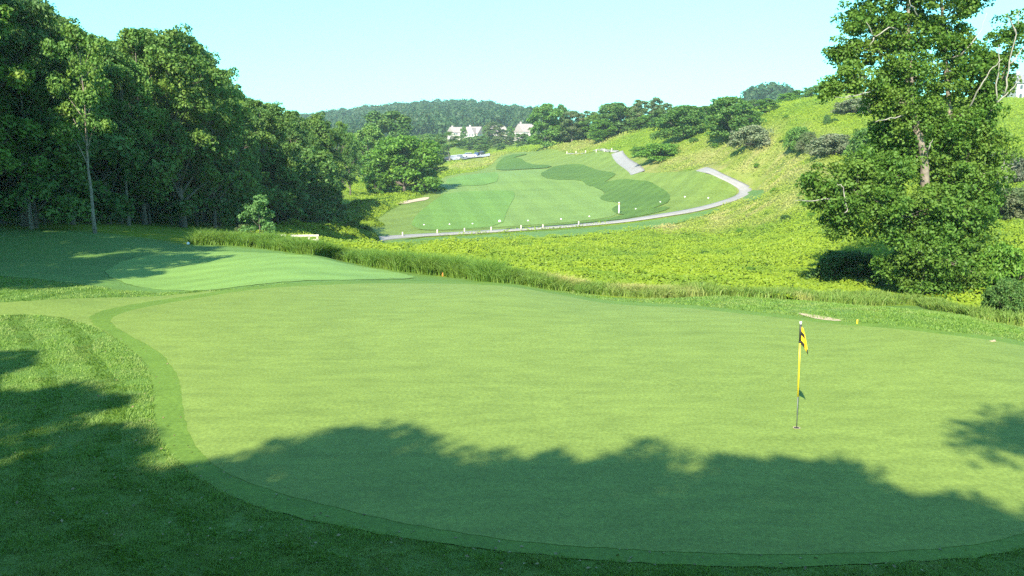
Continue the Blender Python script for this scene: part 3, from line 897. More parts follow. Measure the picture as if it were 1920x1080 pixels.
for q, px, Y, top, w, lab in [
    (0, 1411, 277, 233, 76, 'large silvery grey shrub on the hillside below the round tree'),
    (1, 1496, 283, 236, 48, 'dark green shrub on the sunny slope left of the grey ones'),
    (2, 1512, 286, 246, 40, 'brownish shrub leaning on the dark slope shrub'),
    (0, 1560, 292, 249, 84, 'wide silvery shrub on the slope left of the big tree'),
    (1, 1628, 300, 236, 76, 'dark shrub tucked against the big near tree'),
    (0, 1605, 213, 183, 80, 'grey shrub on the hill crest beside the big tree'),
    (2, 1640, 213, 186, 60, 'olive shrub on the hill crest behind the big tree'),
    (3, 1238, 298, 268, 84, 'low fresh green bramble patch above the cart path bend'),
    (3, 1200, 291, 274, 32, 'small bramble patch at the top of the bright path'),
    (1, 1546, 234, 214, 12, 'tiny dark bush alone on the yellow slope'),
    (0, 1890, 345, 280, 80, 'grey shrub at the right picture edge on the slope'),
    (2, 1905, 415, 350, 110, 'tangled shrub with dead twigs at the right edge'),
    (3, 1893, 560, 452, 110, 'leafy bush at the right edge behind the yellow grass'),
    (1, 1915, 590, 520, 70, 'dark leafy bush low at the right picture edge'),
    (1, 1605, 535, 468, 120, 'low dark bush in the shade left of the big tree'),
    (3, 1485, 264, 255, 30, 'small round green bush above the dark slope shrub')]:
    stand(SHRUB[q], 'shrub', px, 0, top, w, lab, 'shrub', 'shrubs on the right hillside', rz=px * 1.1, base=Y)

for k, (px, Y, top, w) in enumerate([(1465, 150, 262, 14), (1535, 120, 322, 20), (1455, 118, 352, 18), (1480, 92, 402, 24), (1395, 95, 428, 22), (1290, 100, 436, 18), (1180, 95, 446, 18), (1330, 72, 470, 26), (1215, 66, 488, 22), (1090, 70, 476, 20),
                                        (1420, 58, 500, 30), (1500, 62, 468, 30), (1560, 170, 222, 18), (1470, 180, 216, 18), (1340, 178, 268, 20), (1300, 190, 258, 22), (1420, 140, 306, 16), (1530, 85, 398, 26)]):
    stand(SHRUB[(1, 3, 3)[k % 3]], 'low_bush', px, 0, top, w * 0.8, 'small low bush dotted on the sunny hillside', 'bush', 'low bushes dotted over the hillside', rz=k * 1.9, base=top + w * 0.42)

# --- trees behind and beside the viewer; the photograph shows their shadows
GS = 'trees whose shadows fall on the grass'
def caster(px, py, Y0):
    """where a treetop stands whose shadow tip falls at this spot of the green"""
    p = cast([(px, py)])[0]
    L = (p[1] - Y0) / SH.y
    x = p[0] - SH.x * L
    return x, Y0, L * math.tan(SUN_EL) - land1(x, Y0) - 1.15


spots = [caster(*c) for c in [(300, 905, -9), (455, 890, -11), (610, 855, -9.5), (820, 822, -11), (960, 838, -9), (1110, 852, -10.5), (1230, 852, -10), (1360, 842, -9.5), (1530, 872, -11), (1730, 950, -9.5), (1960, 930, -10.5), (2125, 800, -9),
                              (500, 960, -15), (800, 930, -16), (1050, 940, -15), (1300, 950, -16), (1550, 960, -15), (1800, 985, -16), (100, 880, -8), (-60, 725, -5), (120, 965, -13), (150, 628, -2), (250, 735, -4), (190, 825, -6), (60, 690, -3)]]
spots = [(x, y, h, WOOD) for x, y, h in spots] + [(-26.5, 3, 14, WOOD), (-26.5, 18, 18, POLE), (-28.5, 24, 20, POLE), (-24.0, 23, 16, POLE), (-31, 29, 18, WOOD), (-33, 38, 18, WOOD), (-37, 27, 18, WOOD), (-29, 34, 19, POLE), (-36.5, 42, 23, WOOD), (-41, 47, 24, WOOD), (-40, 37, 23, WOOD), (-45, 54, 25, WOOD), (-41, 53, 24, WOOD)]
for k, (x, y, h, fam) in enumerate(spots):
    p = fam[k % len(fam)]
    s = h / PROTO_H[id(p)]
    place(p, 'forest_tree', (x, y, land1(x, y)), k * 0.9, (s * 1.1, s * 1.1, s), 'tree outside the picture whose shadow falls across the near grass', 'tree', GS)


# ------------------------------------------------------------------ the big near tree on the right
def big_tree():
    r = np.random.default_rng(77)
    Y0 = 42.0
    bx = float(at(1745, 500, Y0)[0]); bz = land1(bx, Y0)
    root = empty('near_tree', (bx, Y0, bz))
    tag(root, 'big leafy near tree with bleached dead branches on the right', 'tree')
    org = np.array([bx, Y0, bz])

    def W(px, py, dy=0.0): return at(px, py, Y0 + dy) - org
    lobes = [  # column, row, half width, half height, depth, leaf share
        (1610, 362, 92, 66, -1.2, 1.0), (1548, 362, 38, 32, -1.0, 0.9), (1650, 320, 60, 40, -0.5, 1.0), (1585, 420, 40, 26, -1.2, .8),
        (1740, 485, 88, 66, -1.8, 1.0), (1690, 410, 85, 55, -1.6, 1.0), (1800, 440, 62, 66, -0.3, 1.0), (1765, 535, 60, 26, -1.5, 1.0), (1690, 505, 42, 36, -1.4, 0.9), (1830, 500, 40, 46, -0.6, .9),
        (1660, 275, 38, 30, 1.0, .8), (1800, 330, 72, 62, 0.2, 1.0), (1845, 380, 30, 55, 0.4, .8), (1770, 395, 70, 40, -1.0, 1.0),
        (1770, 225, 80, 66, 0.4, 1.0), (1690, 225, 55, 42, 0.2, 1.0), (1835, 215, 40, 60, 0.5, .9), (1700, 150, 70, 58, 0.0, 1.0), (1785, 135, 74, 60, 0.5, 1.0), (1600, 148, 45, 30, -0.8, .8), (1650, 190, 30, 26, -.4, .7),
        (1640, 90, 50, 46, 0.0, .8), (1605, 42, 36, 34, 0.2, .6), (1690, 60, 62, 56, 0.4, .95), (1770, 40, 70, 56, 0.4, .95), (1850, 120, 46, 46, 0.6, .7), (1868, 165, 24, 26, 0.6, .5), (1735, 275, 60, 45, 0.9, .8), (1850, 290, 42, 50, 0.5, .8), (1560, 170, 24, 18, -.8, .5), (1585, 95, 26, 24, 0, .5),
        (1895, 80, 36, 50, 0.4, .35), (1730, -40, 110, 50, 0.3, .9), (1830, -20, 70, 50, 0.3, .7), (1640, -10, 40, 36, 0.2, .7), (1760, -110, 80, 50, 0.0, .9)]
    g = Geo()
    # stems
    stems = [
        [(1745, 575, 0), (1741, 480, 0), (1736, 380, 0.1), (1735, 300, -0.2), (1722, 255, -0.4), (1712, 200, 0), (1706, 100, 0), (1700, 0, 0.2), (1705, -80, .2)],
        [(1752, 575, 0.3), (1768, 460, 0.4), (1775, 330, 0.4), (1782, 230, 0.4), (1775, 120, 0.4), (1765, 20, 0.3), (1762, -120, 0.2)],
        [(1748, 575, -.2), (1775, 430, 0.2), (1815, 290, 0.4), (1850, 215, 0.5), (1880, 150, 0.5), (1905, 70, .4)],
        [(1740, 575, -.3), (1712, 480, -0.8), (1672, 410, -1.0), (1620, 370, -1.2), (1560, 362, -1.0)]]
    for k, s_ in enumerate(stems):
        p = np.array([W(*q) for q in s_])
        Q = np.array([[np.interp(t, np.arange(len(p)), p[:, a]) for a in range(3)] for t in np.linspace(0, len(p) - 1, 22)])
        Q += r.normal(size=Q.shape) * 0.03
        g.tube(Q, np.linspace((0.30, 0.24, 0.20, 0.16)[k], 0.035, 22), 8)
    nodes = np.array([W(*q) for s_ in stems for q in s_[1:]])
    upper = np.array([W(*q) for s_ in stems[:3] for q in s_[1:]])
    cents, rads = [], []
    for (px, py, a, b, dy, share) in lobes:
        c = W(px, py, dy)
        m_ = FPX / Y0
        rx, rz = a / m_, b / m_
        nd = upper if py < 260 else nodes
        dd = np.linalg.norm(nd - c - np.array([0, 0, -0.9]), axis=1)
        nb = nd[dd.argmin()]
        g.tube(bezier(nb, (nb + c) / 2 + np.array([0, 0, 0.2]), c, 6), np.linspace(0.075, 0.025, 6), 5)
        k = int(16 + 20.0 * rx * rz * share ** 1.5 * (0.70 if py < 190 else 1.0))
        d = r.normal(size=(k, 3)); d /= np.linalg.norm(d, axis=1, keepdims=True)
        q = r.uniform(0.3, 1.12, (k, 1))
        cc = c + d * q * np.array([rx, rx * 0.85, rz])
        cents.append(cc); rads.append(r.uniform(0.3, 0.75, k) * (0.75 + 0.25 * share))
        for e in cc[::3]:
            g.tube(np.stack([c, (c + e) / 2 + np.array([0, 0, 0.08]), e]), [0.022, 0.014, 0.006], 3, cap=False)
    cents = np.concatenate(cents); rads = np.concatenate(rads)
    cents[:, 2] = np.maximum(cents[:, 2], 0.25)
    V, F = clump_leaves(cents, rads, 110, 0.165, r, flat=0.7, up=0.4, rnd=0.7)
    link('trunk', g.mesh('trunk', M['bark_pale']), root)
    link('crown', mesh_np('crown', V, F, M['leaf_big']), root)
    # bleached dead limbs
    dead = [
        [(1850, 215, .3), (1868, 195, -.3), (1885, 178, -.4), (1905, 160, -.4), (1925, 130, -.4)], [(1868, 195, -.3), (1874, 120, -.6), (1872, 82, -.6)], [(1885, 178, -.4), (1892, 120, -.5), (1905, 60, -.5), (1912, 20, -.5)],
        [(1892, 120, -.5), (1912, 100, -.6), (1935, 70, -.6)], [(1905, 60, -.5), (1890, 30, -.5)], [(1815, 205, .2), (1835, 165, -.6), (1858, 130, -.7), (1880, 110, -.7)],
        [(1785, 110, 0), (1810, 95, -.8), (1838, 60, -.9), (1850, 25, -.9)], [(1655, 165, -.6), (1628, 172, -1.3), (1600, 180, -1.4), (1562, 182, -1.4)], [(1600, 180, -1.4), (1585, 186, -1.5)],
        [(1700, 215, -.6), (1670, 222, -1.5), (1640, 228, -1.5)], [(1560, 372, -1.6), (1530, 376, -2.0), (1490, 376, -2.1)], [(1585, 380, -2.6), (1582, 350, -2.7), (1570, 345, -2.7)], [(1585, 380, -2.6), (1590, 395, -2.7), (1583, 400, -2.7)],
        [(1690, 60, -.3), (1668, 50, -1.0), (1640, 70, -1.1), (1625, 40, -1.1)], [(1640, 70, -1.1), (1630, 85, -1.1)], [(1720, 30, -.4), (1708, 10, -1.0), (1704, -15, -1.0)],
        [(1735, 300, -.3), (1742, 275, -1.2), (1750, 262, -1.2)], [(1850, 330, 0), (1880, 318, -.5), (1905, 312, -.6)], [(1880, 318, -.5), (1884, 290, -.5)]]
    for s_ in dead:
        gd = Geo()
        p = np.array([W(*q) for q in s_])
        n_ = 3 * len(p)
        Q = np.array([[np.interp(t, np.arange(len(p)), p[:, a]) for a in range(3)] for t in np.linspace(0, len(p) - 1, n_)]) + r.normal(size=(n_, 3)) * 0.025
        gd.tube(Q, np.linspace(0.042, 0.010, n_), 5)
        tag(link('dead_branch', gd.mesh('dead_branch', M['deadwood']), root), 'bleached bare branch')


big_tree()

# ------------------------------------------------------------------ far wooded hill: one mass
print('woods')


def woods():
    r = np.random.default_rng(3)
    pts = []
    # hill and the fringe before it
    N = 5200
    Y = r.uniform(560, 1080, N); px = np.where(r.random(N) < 0.93, r.uniform(430, 1030, N), r.uniform(1395, 1460, N))
    x = (px - 960) / FPX * Y
    z = land(x, Y)
    gx = land(x, Y + 25)
    keep = (gx > z - 4) & ~((px > 845) & (px < 1015) & (Y < 640))
    x, Y, z = x[keep], Y[keep], z[keep]
    # at most one crown per cell
    cell = (np.floor(x / 10.0).astype(int) * 100003 + np.floor(Y / 10.0).astype(int))
    _, u = np.unique(cell, return_index=True)
    x, Y, z = x[u], Y[u], z[u]
    h = r.uniform(9, 18, len(x))
    R = 4.4 + 5.5 * r.random(len(x)) ** 1.6
    per = 110
    d = r.normal(size=(len(x), per, 3)); d /= np.linalg.norm(d, axis=2, keepdims=True)
    d[..., 2] = np.abs(d[..., 2]) * 1.0 - 0.35
    lump = 1 + 0.28 * np.sin(d[..., 0] * 5 + r.uniform(0, 6, (len(x), 1))) * np.cos(d[..., 1] * 5)
    pos = np.stack([x, Y, z + h - R * 0.9], 1)[:, None, :] + d * (R[:, None] * lump * r.uniform(0.75, 1.05, (len(x), per)))[..., None] * np.array([1, 1, 1.05])
    nn = d + np.array([0, 0, 0.3]) + r.normal(size=d.shape) * 0.45
    V, F = leaf_quads(pos.reshape(-1, 3), nn.reshape(-1, 3), r.uniform(1.6, 3.0, (len(x) * per, 1)), r, 0.8)
    print('far crowns', len(x))
    o = link('distant_woods', mesh_np('distant_woods', V, F, M['leaf_far']))
    tag(o, 'hazy wooded hill closing the valley behind the houses', 'woods', kind='stuff')


woods()

# ------------------------------------------------------------------ meadow weeds, reeds, rough grass
print('weeds')


def canopy(x, y):
    h = 0.30 + 0.22 * vnoise(x / 1.6, y / 1.6, 21) + 0.22 * vnoise(x / 4.5, y / 4.5, 22) + 0.07 * vnoise(x / 0.6, y / 0.6, 23)
    h = h + 0.9 * np.clip(vnoise(x / 2.6, y / 2.6, 24) - 0.45, 0, 1) + 0.5 * np.clip(vnoise(x / 1.1, y / 1.1, 25) - 0.55, 0, 1)
    return np.clip(h, 0.05, 1.5)


KEEP_OFF = [P_ROUGH, P_RANGE] + VERGES + [P_LOT, P_LOT - np.array([0.0, 6.0]), P_LOT - np.array([2.0, 14.0])]


def off_mown(xy, path_gap=2.4):
    ok = np.ones(len(xy), bool)
    for P in KEEP_OFF: ok &= ~inside(P, xy)
    far = xy[:, 1] > 100
    if far.any():
        q = xy[far]
        d = np.full(len(q), 1e9)
        for p in np.concatenate([PATH[::3], PATH2[::3], PATH2[::3] - np.array([0, 4.0])]): d = np.minimum(d, np.hypot(q[:, 0] - p[0], q[:, 1] - p[1]))
        k = ok[far]; k &= d > path_gap + 2.2 * np.clip((q[:, 1] - 100) / 100, 0, 1); ok[far] = k
    return ok


def weeds(n_pts, y0, y1, size, name, label, hk=1.0, seed=1):
    r = np.random.default_rng(seed)
    # even in the picture's rows and columns: dense near, thin far
    t = r.uniform(math.log(y0), math.log(y1), n_pts); Y = np.exp(t)
    x = r.uniform(-0.32, 0.70, n_pts) * Y
    xy = np.stack([x, Y], 1)
    ok = off_mown(xy)
    wood = np.interp(Y, [30, 50, 70, 100, 140, 200, 400], [-30, -29, -27, -23, -25, -40, -100])
    ok &= x > wood
    x, Y = x[ok], Y[ok]
    edge = np.full(len(x), 99.0)
    nr_ = Y < 60
    if nr_.any(): edge[nr_] = seg_dist(P_ROUGH, np.stack([x[nr_], Y[nr_]], 1))
    keep = edge > np.where(x / Y < 0.16, 2.9, 1.6) * (0.8 + 0.5 * vnoise(x, Y, 77))
    x, Y, edge = x[keep], Y[keep], edge[keep]
    c = canopy(x, Y) * np.clip((edge - 0.6) / 4.0, 0.3, 1) * hk * np.interp(Y, [30, 60, 120, 240], [1, 1.3, 1.3, 1.6])
    # short mown-looking verge beside path
    f = r.random(len(x)) ** 0.3
    z = land(x, Y) + c * f
    dr = dryness(x, Y)
    e = 0.4
    gx = (canopy(x + e, Y) - canopy(x - e, Y)) / (2 * e); gy = (canopy(x, Y + e) - canopy(x, Y - e)) / (2 * e)
    nn = np.stack([-gx, -gy, np.ones_like(gx)], 1) * np.array([0.9, 0.9, 1.0]) + np.array([-0.15, -0.45, 0]) + r.normal(size=(len(x), 3)) * 0.42
    s = size * np.interp(Y, [30, 60, 110, 250, 400], [0.7, 0.9, 1.2, 2.0, 3.2]) * (0.6 + 0.8 * r.random(len(x)))
    V, F = leaf_quads(np.stack([x, Y, z], 1), nn, s[:, None], r, 0.62)
    o = link(name, mesh_np(name, V, F, M['weed'], attrs={'dry': np.repeat(dr, 4)}))
    tag(o, label, 'weeds', kind='stuff')
    print(name, len(F))


weeds(420000, 30, 112, 0.20, 'meadow_weeds', 'bright yellow-green leafy weeds covering the near meadow', 1.0, 1)
weeds(270000, 112, 380, 0.20, 'hillside_weeds', 'sunny yellow-green weeds and dry grass on the far hillside', 1.0, 2)


def blades(xy, h, w, r, lean=0.35, droop=0.25, comb=None):
    """bent tapering grass blades, two quads each"""
    k = len(xy)
    z = land(xy[:, 0], xy[:, 1])
    ang = r.uniform(0, 2 * math.pi, k)
    dirv = np.stack([np.cos(ang), np.sin(ang)], 1)
    if comb is not None:
        dirv = dirv * 0.6 + comb
        dirv /= np.linalg.norm(dirv, axis=1, keepdims=True) + 1e-9
    fa = r.uniform(0, 2 * math.pi, k); side = np.stack([np.cos(fa), np.sin(fa), np.zeros(k)], 1) * (w * 0.5)[:, None]
    b = np.stack([xy[:, 0], xy[:, 1], z - 0.01], 1)
    l1 = (lean * r.random(k) * h)[:, None]
    m_ = b + np.concatenate([dirv * l1 * 0.35, (h * 0.55)[:, None]], 1)
    tp = b + np.concatenate([dirv * l1 * (1 + droop), (h * (1 - 0.25 * lean * r.random(k)))[:, None]], 1)
    V = np.stack([b - side, b + side, m_ + side * 0.8, m_ - side * 0.8, tp + side * 0.12, tp - side * 0.12], 1).reshape(-1, 3)
    i = np.arange(k)[:, None] * 6
    F = np.concatenate([i + np.array([[0, 1, 2, 3]]), i + np.array([[3, 2, 4, 5]])], 0)
    return V, F


def strip(px_line, Yoff, n, r):
    c = cast(px_line)
    L = np.concatenate([[0], np.cumsum(np.hypot(*np.diff(c, axis=0).T))])
    u = r.uniform(0, L[-1], n)
    p = np.stack([np.interp(u, L, c[:, 0]), np.interp(u, L, c[:, 1])], 1)
    return p, u / L[-1]


def reeds():
    r = np.random.default_rng(8)
    line = [(352, 459), (420, 461), (470, 463), (560, 478), (640, 490), (740, 508), (830, 519), (930, 531), (1050, 546), (1160, 559), (1280, 560)]
    n = 85000
    p, u = strip(line, 0, n, r)
    d = 2.6 * r.random(n) ** 0.9 + 0.12
    p = p + np.stack([0.25 * d, d], 1) + 0.45 * np.stack([vnoise(u * 60, u * 0, 4), vnoise(u * 60, u * 0 + 9, 5)], 1)
    hh = np.interp(u, [0, 0.25, 0.6, 0.75, 0.88, 1], [0.72, 0.66, 0.78, 0.66, 0.42, 0.32]) * (0.6 + 0.5 * r.random(n)) * np.clip(0.72 + 0.5 * np.sin(np.clip(d / 2.6, 0, 1) * 3.1), 0, 1.2) * (1 + 0.18 * vnoise(p[:, 0] / 0.9, p[:, 1] / 0.9, 6))
    V, F = blades(p, hh, 0.022 + 0.022 * r.random(n), r, 0.75, 0.5)
    dr = np.clip(dryness(p[:, 0], p[:, 1]) + np.clip((u - 0.75) * 1.2, 0, 0.45) * r.random(n), 0, 1)
    o = link('tall_grass', mesh_np('tall_grass', V, F, M['reed'], attrs={'dry': np.repeat(dr, 6)}))
    tag(o, 'dense belt of tall green grass edging the plateau', 'tall grass', kind='stuff')
    # yellow fringe grass before the big tree and along the mound
    line = [(1270, 560), (1350, 555), (1440, 560), (1600, 573), (1700, 571), (1770, 577), (1830, 598), (1920, 613), (2100, 636)]
    n = 30000
    p, u = strip(line, 0, n, r)
    d = 3.6 * r.random(n) + 0.1
    p = p + np.stack([0.0 * d, d], 1)
    hh = (0.16 + 0.26 * r.random(n)) * (1 + 0.35 * vnoise(p[:, 0] / 0.8, p[:, 1] / 0.8, 7))
    V, F = blades(p, hh, 0.03 + 0.025 * r.random(n), r, 0.6, 0.5)
    o = link('fringe_grass', mesh_np('fringe_grass', V, F, M['reed'], attrs={'dry': np.repeat(np.clip(0.25 * r.random(n) + dryness(p[:, 0], p[:, 1]), 0, 1), 6)}))
    tag(o, 'yellow-green knee-high grass between mound and big tree', 'tall grass', kind='stuff')
    # weedy mounds before the wood
    pts = []
    for px, Y, rx, rh, nn in [(590, 92, 4.2, 2.0, 9000), (640, 98, 3.4, 2.4, 8000), (668, 112, 3.0, 2.2, 5000), (560, 88, 2.6, 1.2, 4000), (690, 128, 2.5, 1.4, 3000), (690, 150, 4, 2, 3000), (655, 135, 4, 2, 3000)]:
        cx = float(at(px, 430, Y)[0])
        a = r.uniform(0, 6.283, nn); q = np.sqrt(r.random(nn))
        x = cx + np.cos(a) * q * rx; y = Y + np.sin(a) * q * rx * 0.9
        h = rh * np.sqrt(np.clip(1 - q ** 2, 0, 1)) * (0.75 + 0.25 * vnoise(x / 0.9, y / 0.9, 31))
        z = land(x, y) + h * (1 - 0.35 * r.random(nn) ** 2)
        pts.append(np.stack([x, y, z, (x - cx) / rx, (y - Y) / rx], 1))
    P = np.concatenate(pts)
    nn = np.stack([P[:, 3], P[:, 4], np.full(len(P), 0.8)], 1) + r.normal(size=(len(P), 3)) * 0.45
    V, F = leaf_quads(P[:, :3], nn, 0.34 * (0.6 + 0.8 * r.random((len(P), 1))), r, 0.5)
    o = link('bramble_mounds', mesh_np('bramble_mounds', V, F, M['weed'], attrs={'dry': np.zeros(len(V))}))
    tag(o, 'rounded mounds of bright weeds at the far end of the wood', 'weeds', kind='stuff')


reeds()


def rough_grass():
    r = np.random.default_rng(9)
    n = 620000
    Y = np.exp(r.uniform(math.log(9.5), math.log(33), n)); x = r.uniform(-0.66, 0.66, n) * Y
    xy = np.stack([x, Y], 1)
    ok = inside(P_ROUGH, xy) & ~inside(P_COLLAR, xy) & ~inside(P_APPR, xy) & ~inside(P_PLAT, xy) & ~inside(P_APRON, xy)
    xy = xy[ok]
    k = len(xy)
    h = (0.055 + 0.045 * r.random(k)) * (1 + 0.3 * vnoise(xy[:, 0] / 0.35, xy[:, 1] / 0.35, 12) + 0.25 * vnoise(xy[:, 0] / 0.12, xy[:, 1] / 0.12, 13))
    # ragged taller lip along the collar
    w = np.interp(xy[:, 1], [9, 33], [0.010, 0.026]) * (0.8 + 0.5 * r.random(k))
    # mower passes follow the collar: blades combed away from or towards the green by turns
    dd = seg_dist(P_COLLAR[::3], xy) + 0.25 * vnoise(xy[:, 0] / 2, xy[:, 1] / 2, 40)
    way = 0.6 * np.where((dd / 1.25 + 0.2) % 1 < 0.68, 0.8, -1.5)[:, None] * np.where(xy[:, :1] < -2, 1.0, 0.3)
    V, F = blades(xy, h, w, r, 0.9, 0.3, way * np.array([[0.25, 1.0]]))
    o = link('rough_grass', mesh_np('rough_grass', V, F, M['blade']))
    tag(o, 'short shaggy blades of the rough around the green', 'grass', kind='stuff')
    print('rough blades', k)


rough_grass()

def fallen_leaves():
    r = np.random.default_rng(14)
    n = 900
    Y = np.exp(r.uniform(math.log(10.5), math.log(24), n)); x = r.uniform(-0.62, 0.6, n) * Y
    xy = np.stack([x, Y], 1)
    xy = xy[inside(P_ROUGH, xy) & ~inside(P_GREEN, xy) & ~inside(P_APRON, xy)]
    edge = seg_dist(P_COLLAR[::3], xy)
    xy = xy[r.random(len(xy)) < np.clip(1.1 - edge / 5, 0.15, 1)]
    z = land(xy[:, 0], xy[:, 1]) + np.where(inside(P_COLLAR, xy), 0.043, 0.085)
    V, F = leaf_quads(np.column_stack([xy, z]), np.array([0, 0, 1.0]) + r.normal(size=(len(xy), 3)) * 0.3, 0.05 * (0.6 + 0.9 * r.random((len(xy), 1))), r, 0.6)
    tag(link('fallen_leaves', mesh_np('fallen_leaves', V, F, M['dead_leaf'])), 'small dry leaves lying along the near edge of the green', 'leaves', kind='stuff')


fallen_leaves()

# ------------------------------------------------------------------ flagstick, hole, stakes
print('objects')
M['yellow'] = plain('yellow_paint', (0.80, 0.58, 0.03), 0.4, 0.06, 8)
M['black'] = plain('black_paint', (0.02, 0.02, 0.022), 0.5, 0.2, 8)
M['white'] = plain('white_paint', (0.78, 0.78, 0.76), 0.5, 0.05, 8)
M['cup_dark'] = plain('cup_shade', (0.03, 0.035, 0.03), 0.8, 0.2, 8)  # dark colour carries the shade inside the hole
M['steel'] = plain('pin_steel', (0.12, 0.135, 0.12), 0.5, 0.1, 8, metal=0.2)
M['orange'] = plain('orange_stake', (0.75, 0.20, 0.05), 0.6, 0.1, 8)
M['timber'] = plain('weathered_timber', (0.52, 0.47, 0.40), 0.85, 0.2, 6, bump=0.3)

hole = cast([(1493.5, 806)])[0]
hz = land1(*hole) + 0.041


def ring(g, z0, z1, r0, r1, n=32):
    th = np.arange(n) * 2 * math.pi / n
    a = np.stack([np.cos(th) * r0, np.sin(th) * r0, np.full(n, z0)], 1)
    b = np.stack([np.cos(th) * r1, np.sin(th) * r1, np.full(n, z1)], 1)
    i = np.arange(n); j = (i + 1) % n
    g.add(np.concatenate([a, b]), np.stack([i, j, n + j, n + i], 1))


cup = empty('golf_hole', (hole[0], hole[1], hz + 0.004))
tag(cup, 'golf hole with a pale rim at the foot of the flagstick', 'golf hole')
g = Geo(); ring(g, 0.002, 0.004, 0.072, 0.064); ring(g, 0.004, 0.001, 0.064, 0.056)
link('rim', g.mesh('rim', M['sand']), cup)
g = Geo(); ring(g, 0.0015, 0.0012, 0.056, 0.001)  # flat disc at turf level, painted dark as the hole's inner shade
link('cup_shade_disc', g.mesh('cup_shade_disc', M['cup_dark']), cup)

pin = empty('flagstick', (hole[0], hole[1], hz))
tag(pin, 'yellow flagstick with a drooping black and yellow chequered flag', 'flagstick')
PH = float(at(1501, 603, hole[1])[2]) - hz
tipx = float(at(1501.5, 603, hole[1])[0]) - hole[0]
ax = lambda f: np.array([tipx * f, 0.0, PH * f])
rp = 0.0135


def pinseg(name, f0, f1, r0, mat, label=None):
    g = Geo(); g.tube(np.stack([ax(f0), ax((f0 + f1) / 2), ax(f1)]), r0, 12)
    o = link(name, g.mesh(name, mat), pin)
    if label: o['label'] = label
    return o


pinseg('ferrule', 0.0, 0.30, 0.010, M['steel'], 'thin bare metal lower section')
pinseg('pole', 0.30, 0.81, 0.0165, M['yellow'], 'yellow middle section')
pinseg('pole', 0.81, 0.975, 0.021, M['black'], 'black upper section behind the flag')
pinseg('cap', 0.975, 1.0, 0.022, M['white'], 'white top cap')
pinseg('collar', 0.805, 0.82, 0.027, M['black'])


def flag():
    # a limp flag: hung from the stick, folded towards it, lower outer corner hanging below
    nu, nv = 10, 14
    V = np.zeros((nu + 1, nv + 1, 3))
    for i in range(nu + 1):
        u = i / nu
        for j in range(nv + 1):
            v = j / nv
            top = ax(0.962); bot = ax(0.792)
            p = top * (1 - v) + bot * v
            w = (0.05 + 0.085 * v ** 0.7) * (1 - 0.0 * u)
            drop = 0.10 * u + 0.10 * u * u * (v)
            p = p + np.array([w * u + 0.018, 0.035 * math.sin(u * 9 + v * 1.5) * (0.3 + u) - 0.02 * u, -drop])
            V[i, j] = p
    return V, nu, nv


V, nu, nv = flag()
idx = np.arange((nu + 1) * (nv + 1)).reshape(nu + 1, nv + 1)
F = np.stack([idx[:-1, :-1], idx[1:, :-1], idx[1:, 1:], idx[:-1, 1:]], -1).reshape(-1, 4)
me = mesh_np('flag', V.reshape(-1, 3), F, M['yellow'], True)
me.materials.append(M['black'])
mi = []
for i in range(nu):
    for j in range(nv):
        a, b = (i * 2) // nu, (j * 4) // nv
        mi.append(1 if (b == 1 or (b == 3 and i < nu * 0.55) or (i == nu - 1 and b == 3)) and not (b == 1 and i > nu * 0.8) else 0)
me.polygons.foreach_set('material_index', np.array(mi, np.int32)); me.update()
fo = link('flag', me, pin)
sm = fo.modifiers.new('thickness', 'SOLIDIFY'); sm.thickness = 0.003


def post(name, px, py, h, r, mat, label, cat='post', group=None, band=None, tilt=0.0):
    p = cast([(px, py)])[0]
    z = land1(*p)
    e = empty(name, (p[0], p[1], z)); e.rotation_euler = (0, tilt, 0)
    g = Geo(); g.tube(np.array([(0, 0, -0.3), (0, 0, h * 0.5), (0, 0, h * 0.97), (0, 0, h)]), [r, r, r, r * 0.7], 8)
    link('shaft', g.mesh('shaft', mat), e)
    if band:
        g = Geo(); g.tube(np.array([(0, 0, h * 0.8), (0, 0, h * 0.92)]), r * 1.12, 8)
        link('band', g.mesh('band', band), e)
    return tag(e, label, cat, group)


# posts along the cart path
GP = 'white posts along the cart path'
names = ['first path post at the left, beside the weed mound', 'second path post from the weed mound', 'third path post from the weed mound', 'fourth path post from the weed mound',
         'fifth path post from the weed mound', 'sixth path post from the weed mound', 'seventh path post from the weed mound', 'eighth path post from the weed mound', 'last path post before the range bend']
for (px, py), nm in zip([(622, 451), (696, 447), (755, 442), (820, 437), (871, 434), (921, 431.5), (977, 428.5), (1018, 427), (1085, 421)], names):
    post('path_post', px, py + 3, 0.75, 0.10, M['timber'], 'pale square-cut ' + nm, 'post', GP)
for (px, py), nm in zip([(1063, 289), (1080, 288.5), (1098, 287.5), (1118, 286), (1133, 285), (1147, 284)], ['first', 'second', 'third', 'fourth', 'fifth', 'sixth']):
    post('hill_post', px, py + 1, 1.0, 0.14, M['timber'], nm + ' small white post from the left on the far path', 'post', 'white posts on the far path')
post('range_stake', 1160.5, 402, 2.0, 0.11, M['white'], 'taller white stake with a red tip at the dark rough patch', 'stake', band=M['orange'])
post('marker_stake', 1607, 609, 0.17, 0.022, M['yellow'], 'small yellow stake in the rough behind the flag', 'stake')
post('marker_stake', 830, 518, 0.16, 0.025, M['orange'], 'small orange stake before the tall grass', 'stake')


def ball_marker(px, py, r, label, name='tee_marker', cat='marker', group='white markers across the range'):
    p = cast([(px, py)])[0]
    z = land1(*p)
    n1, n2 = 8, 6
    g = Geo()
    th = np.linspace(0.02, math.pi - 0.02, n2)
    g.tube(np.stack([np.zeros(n2), np.zeros(n2), -np.cos(th) * r + r * 0.8 + 0.06], 1), np.sin(th) * r, n1)
    o = link(name, g.mesh(name, M['white']), None, (p[0], p[1], z))
    return tag(o, label, cat, group)


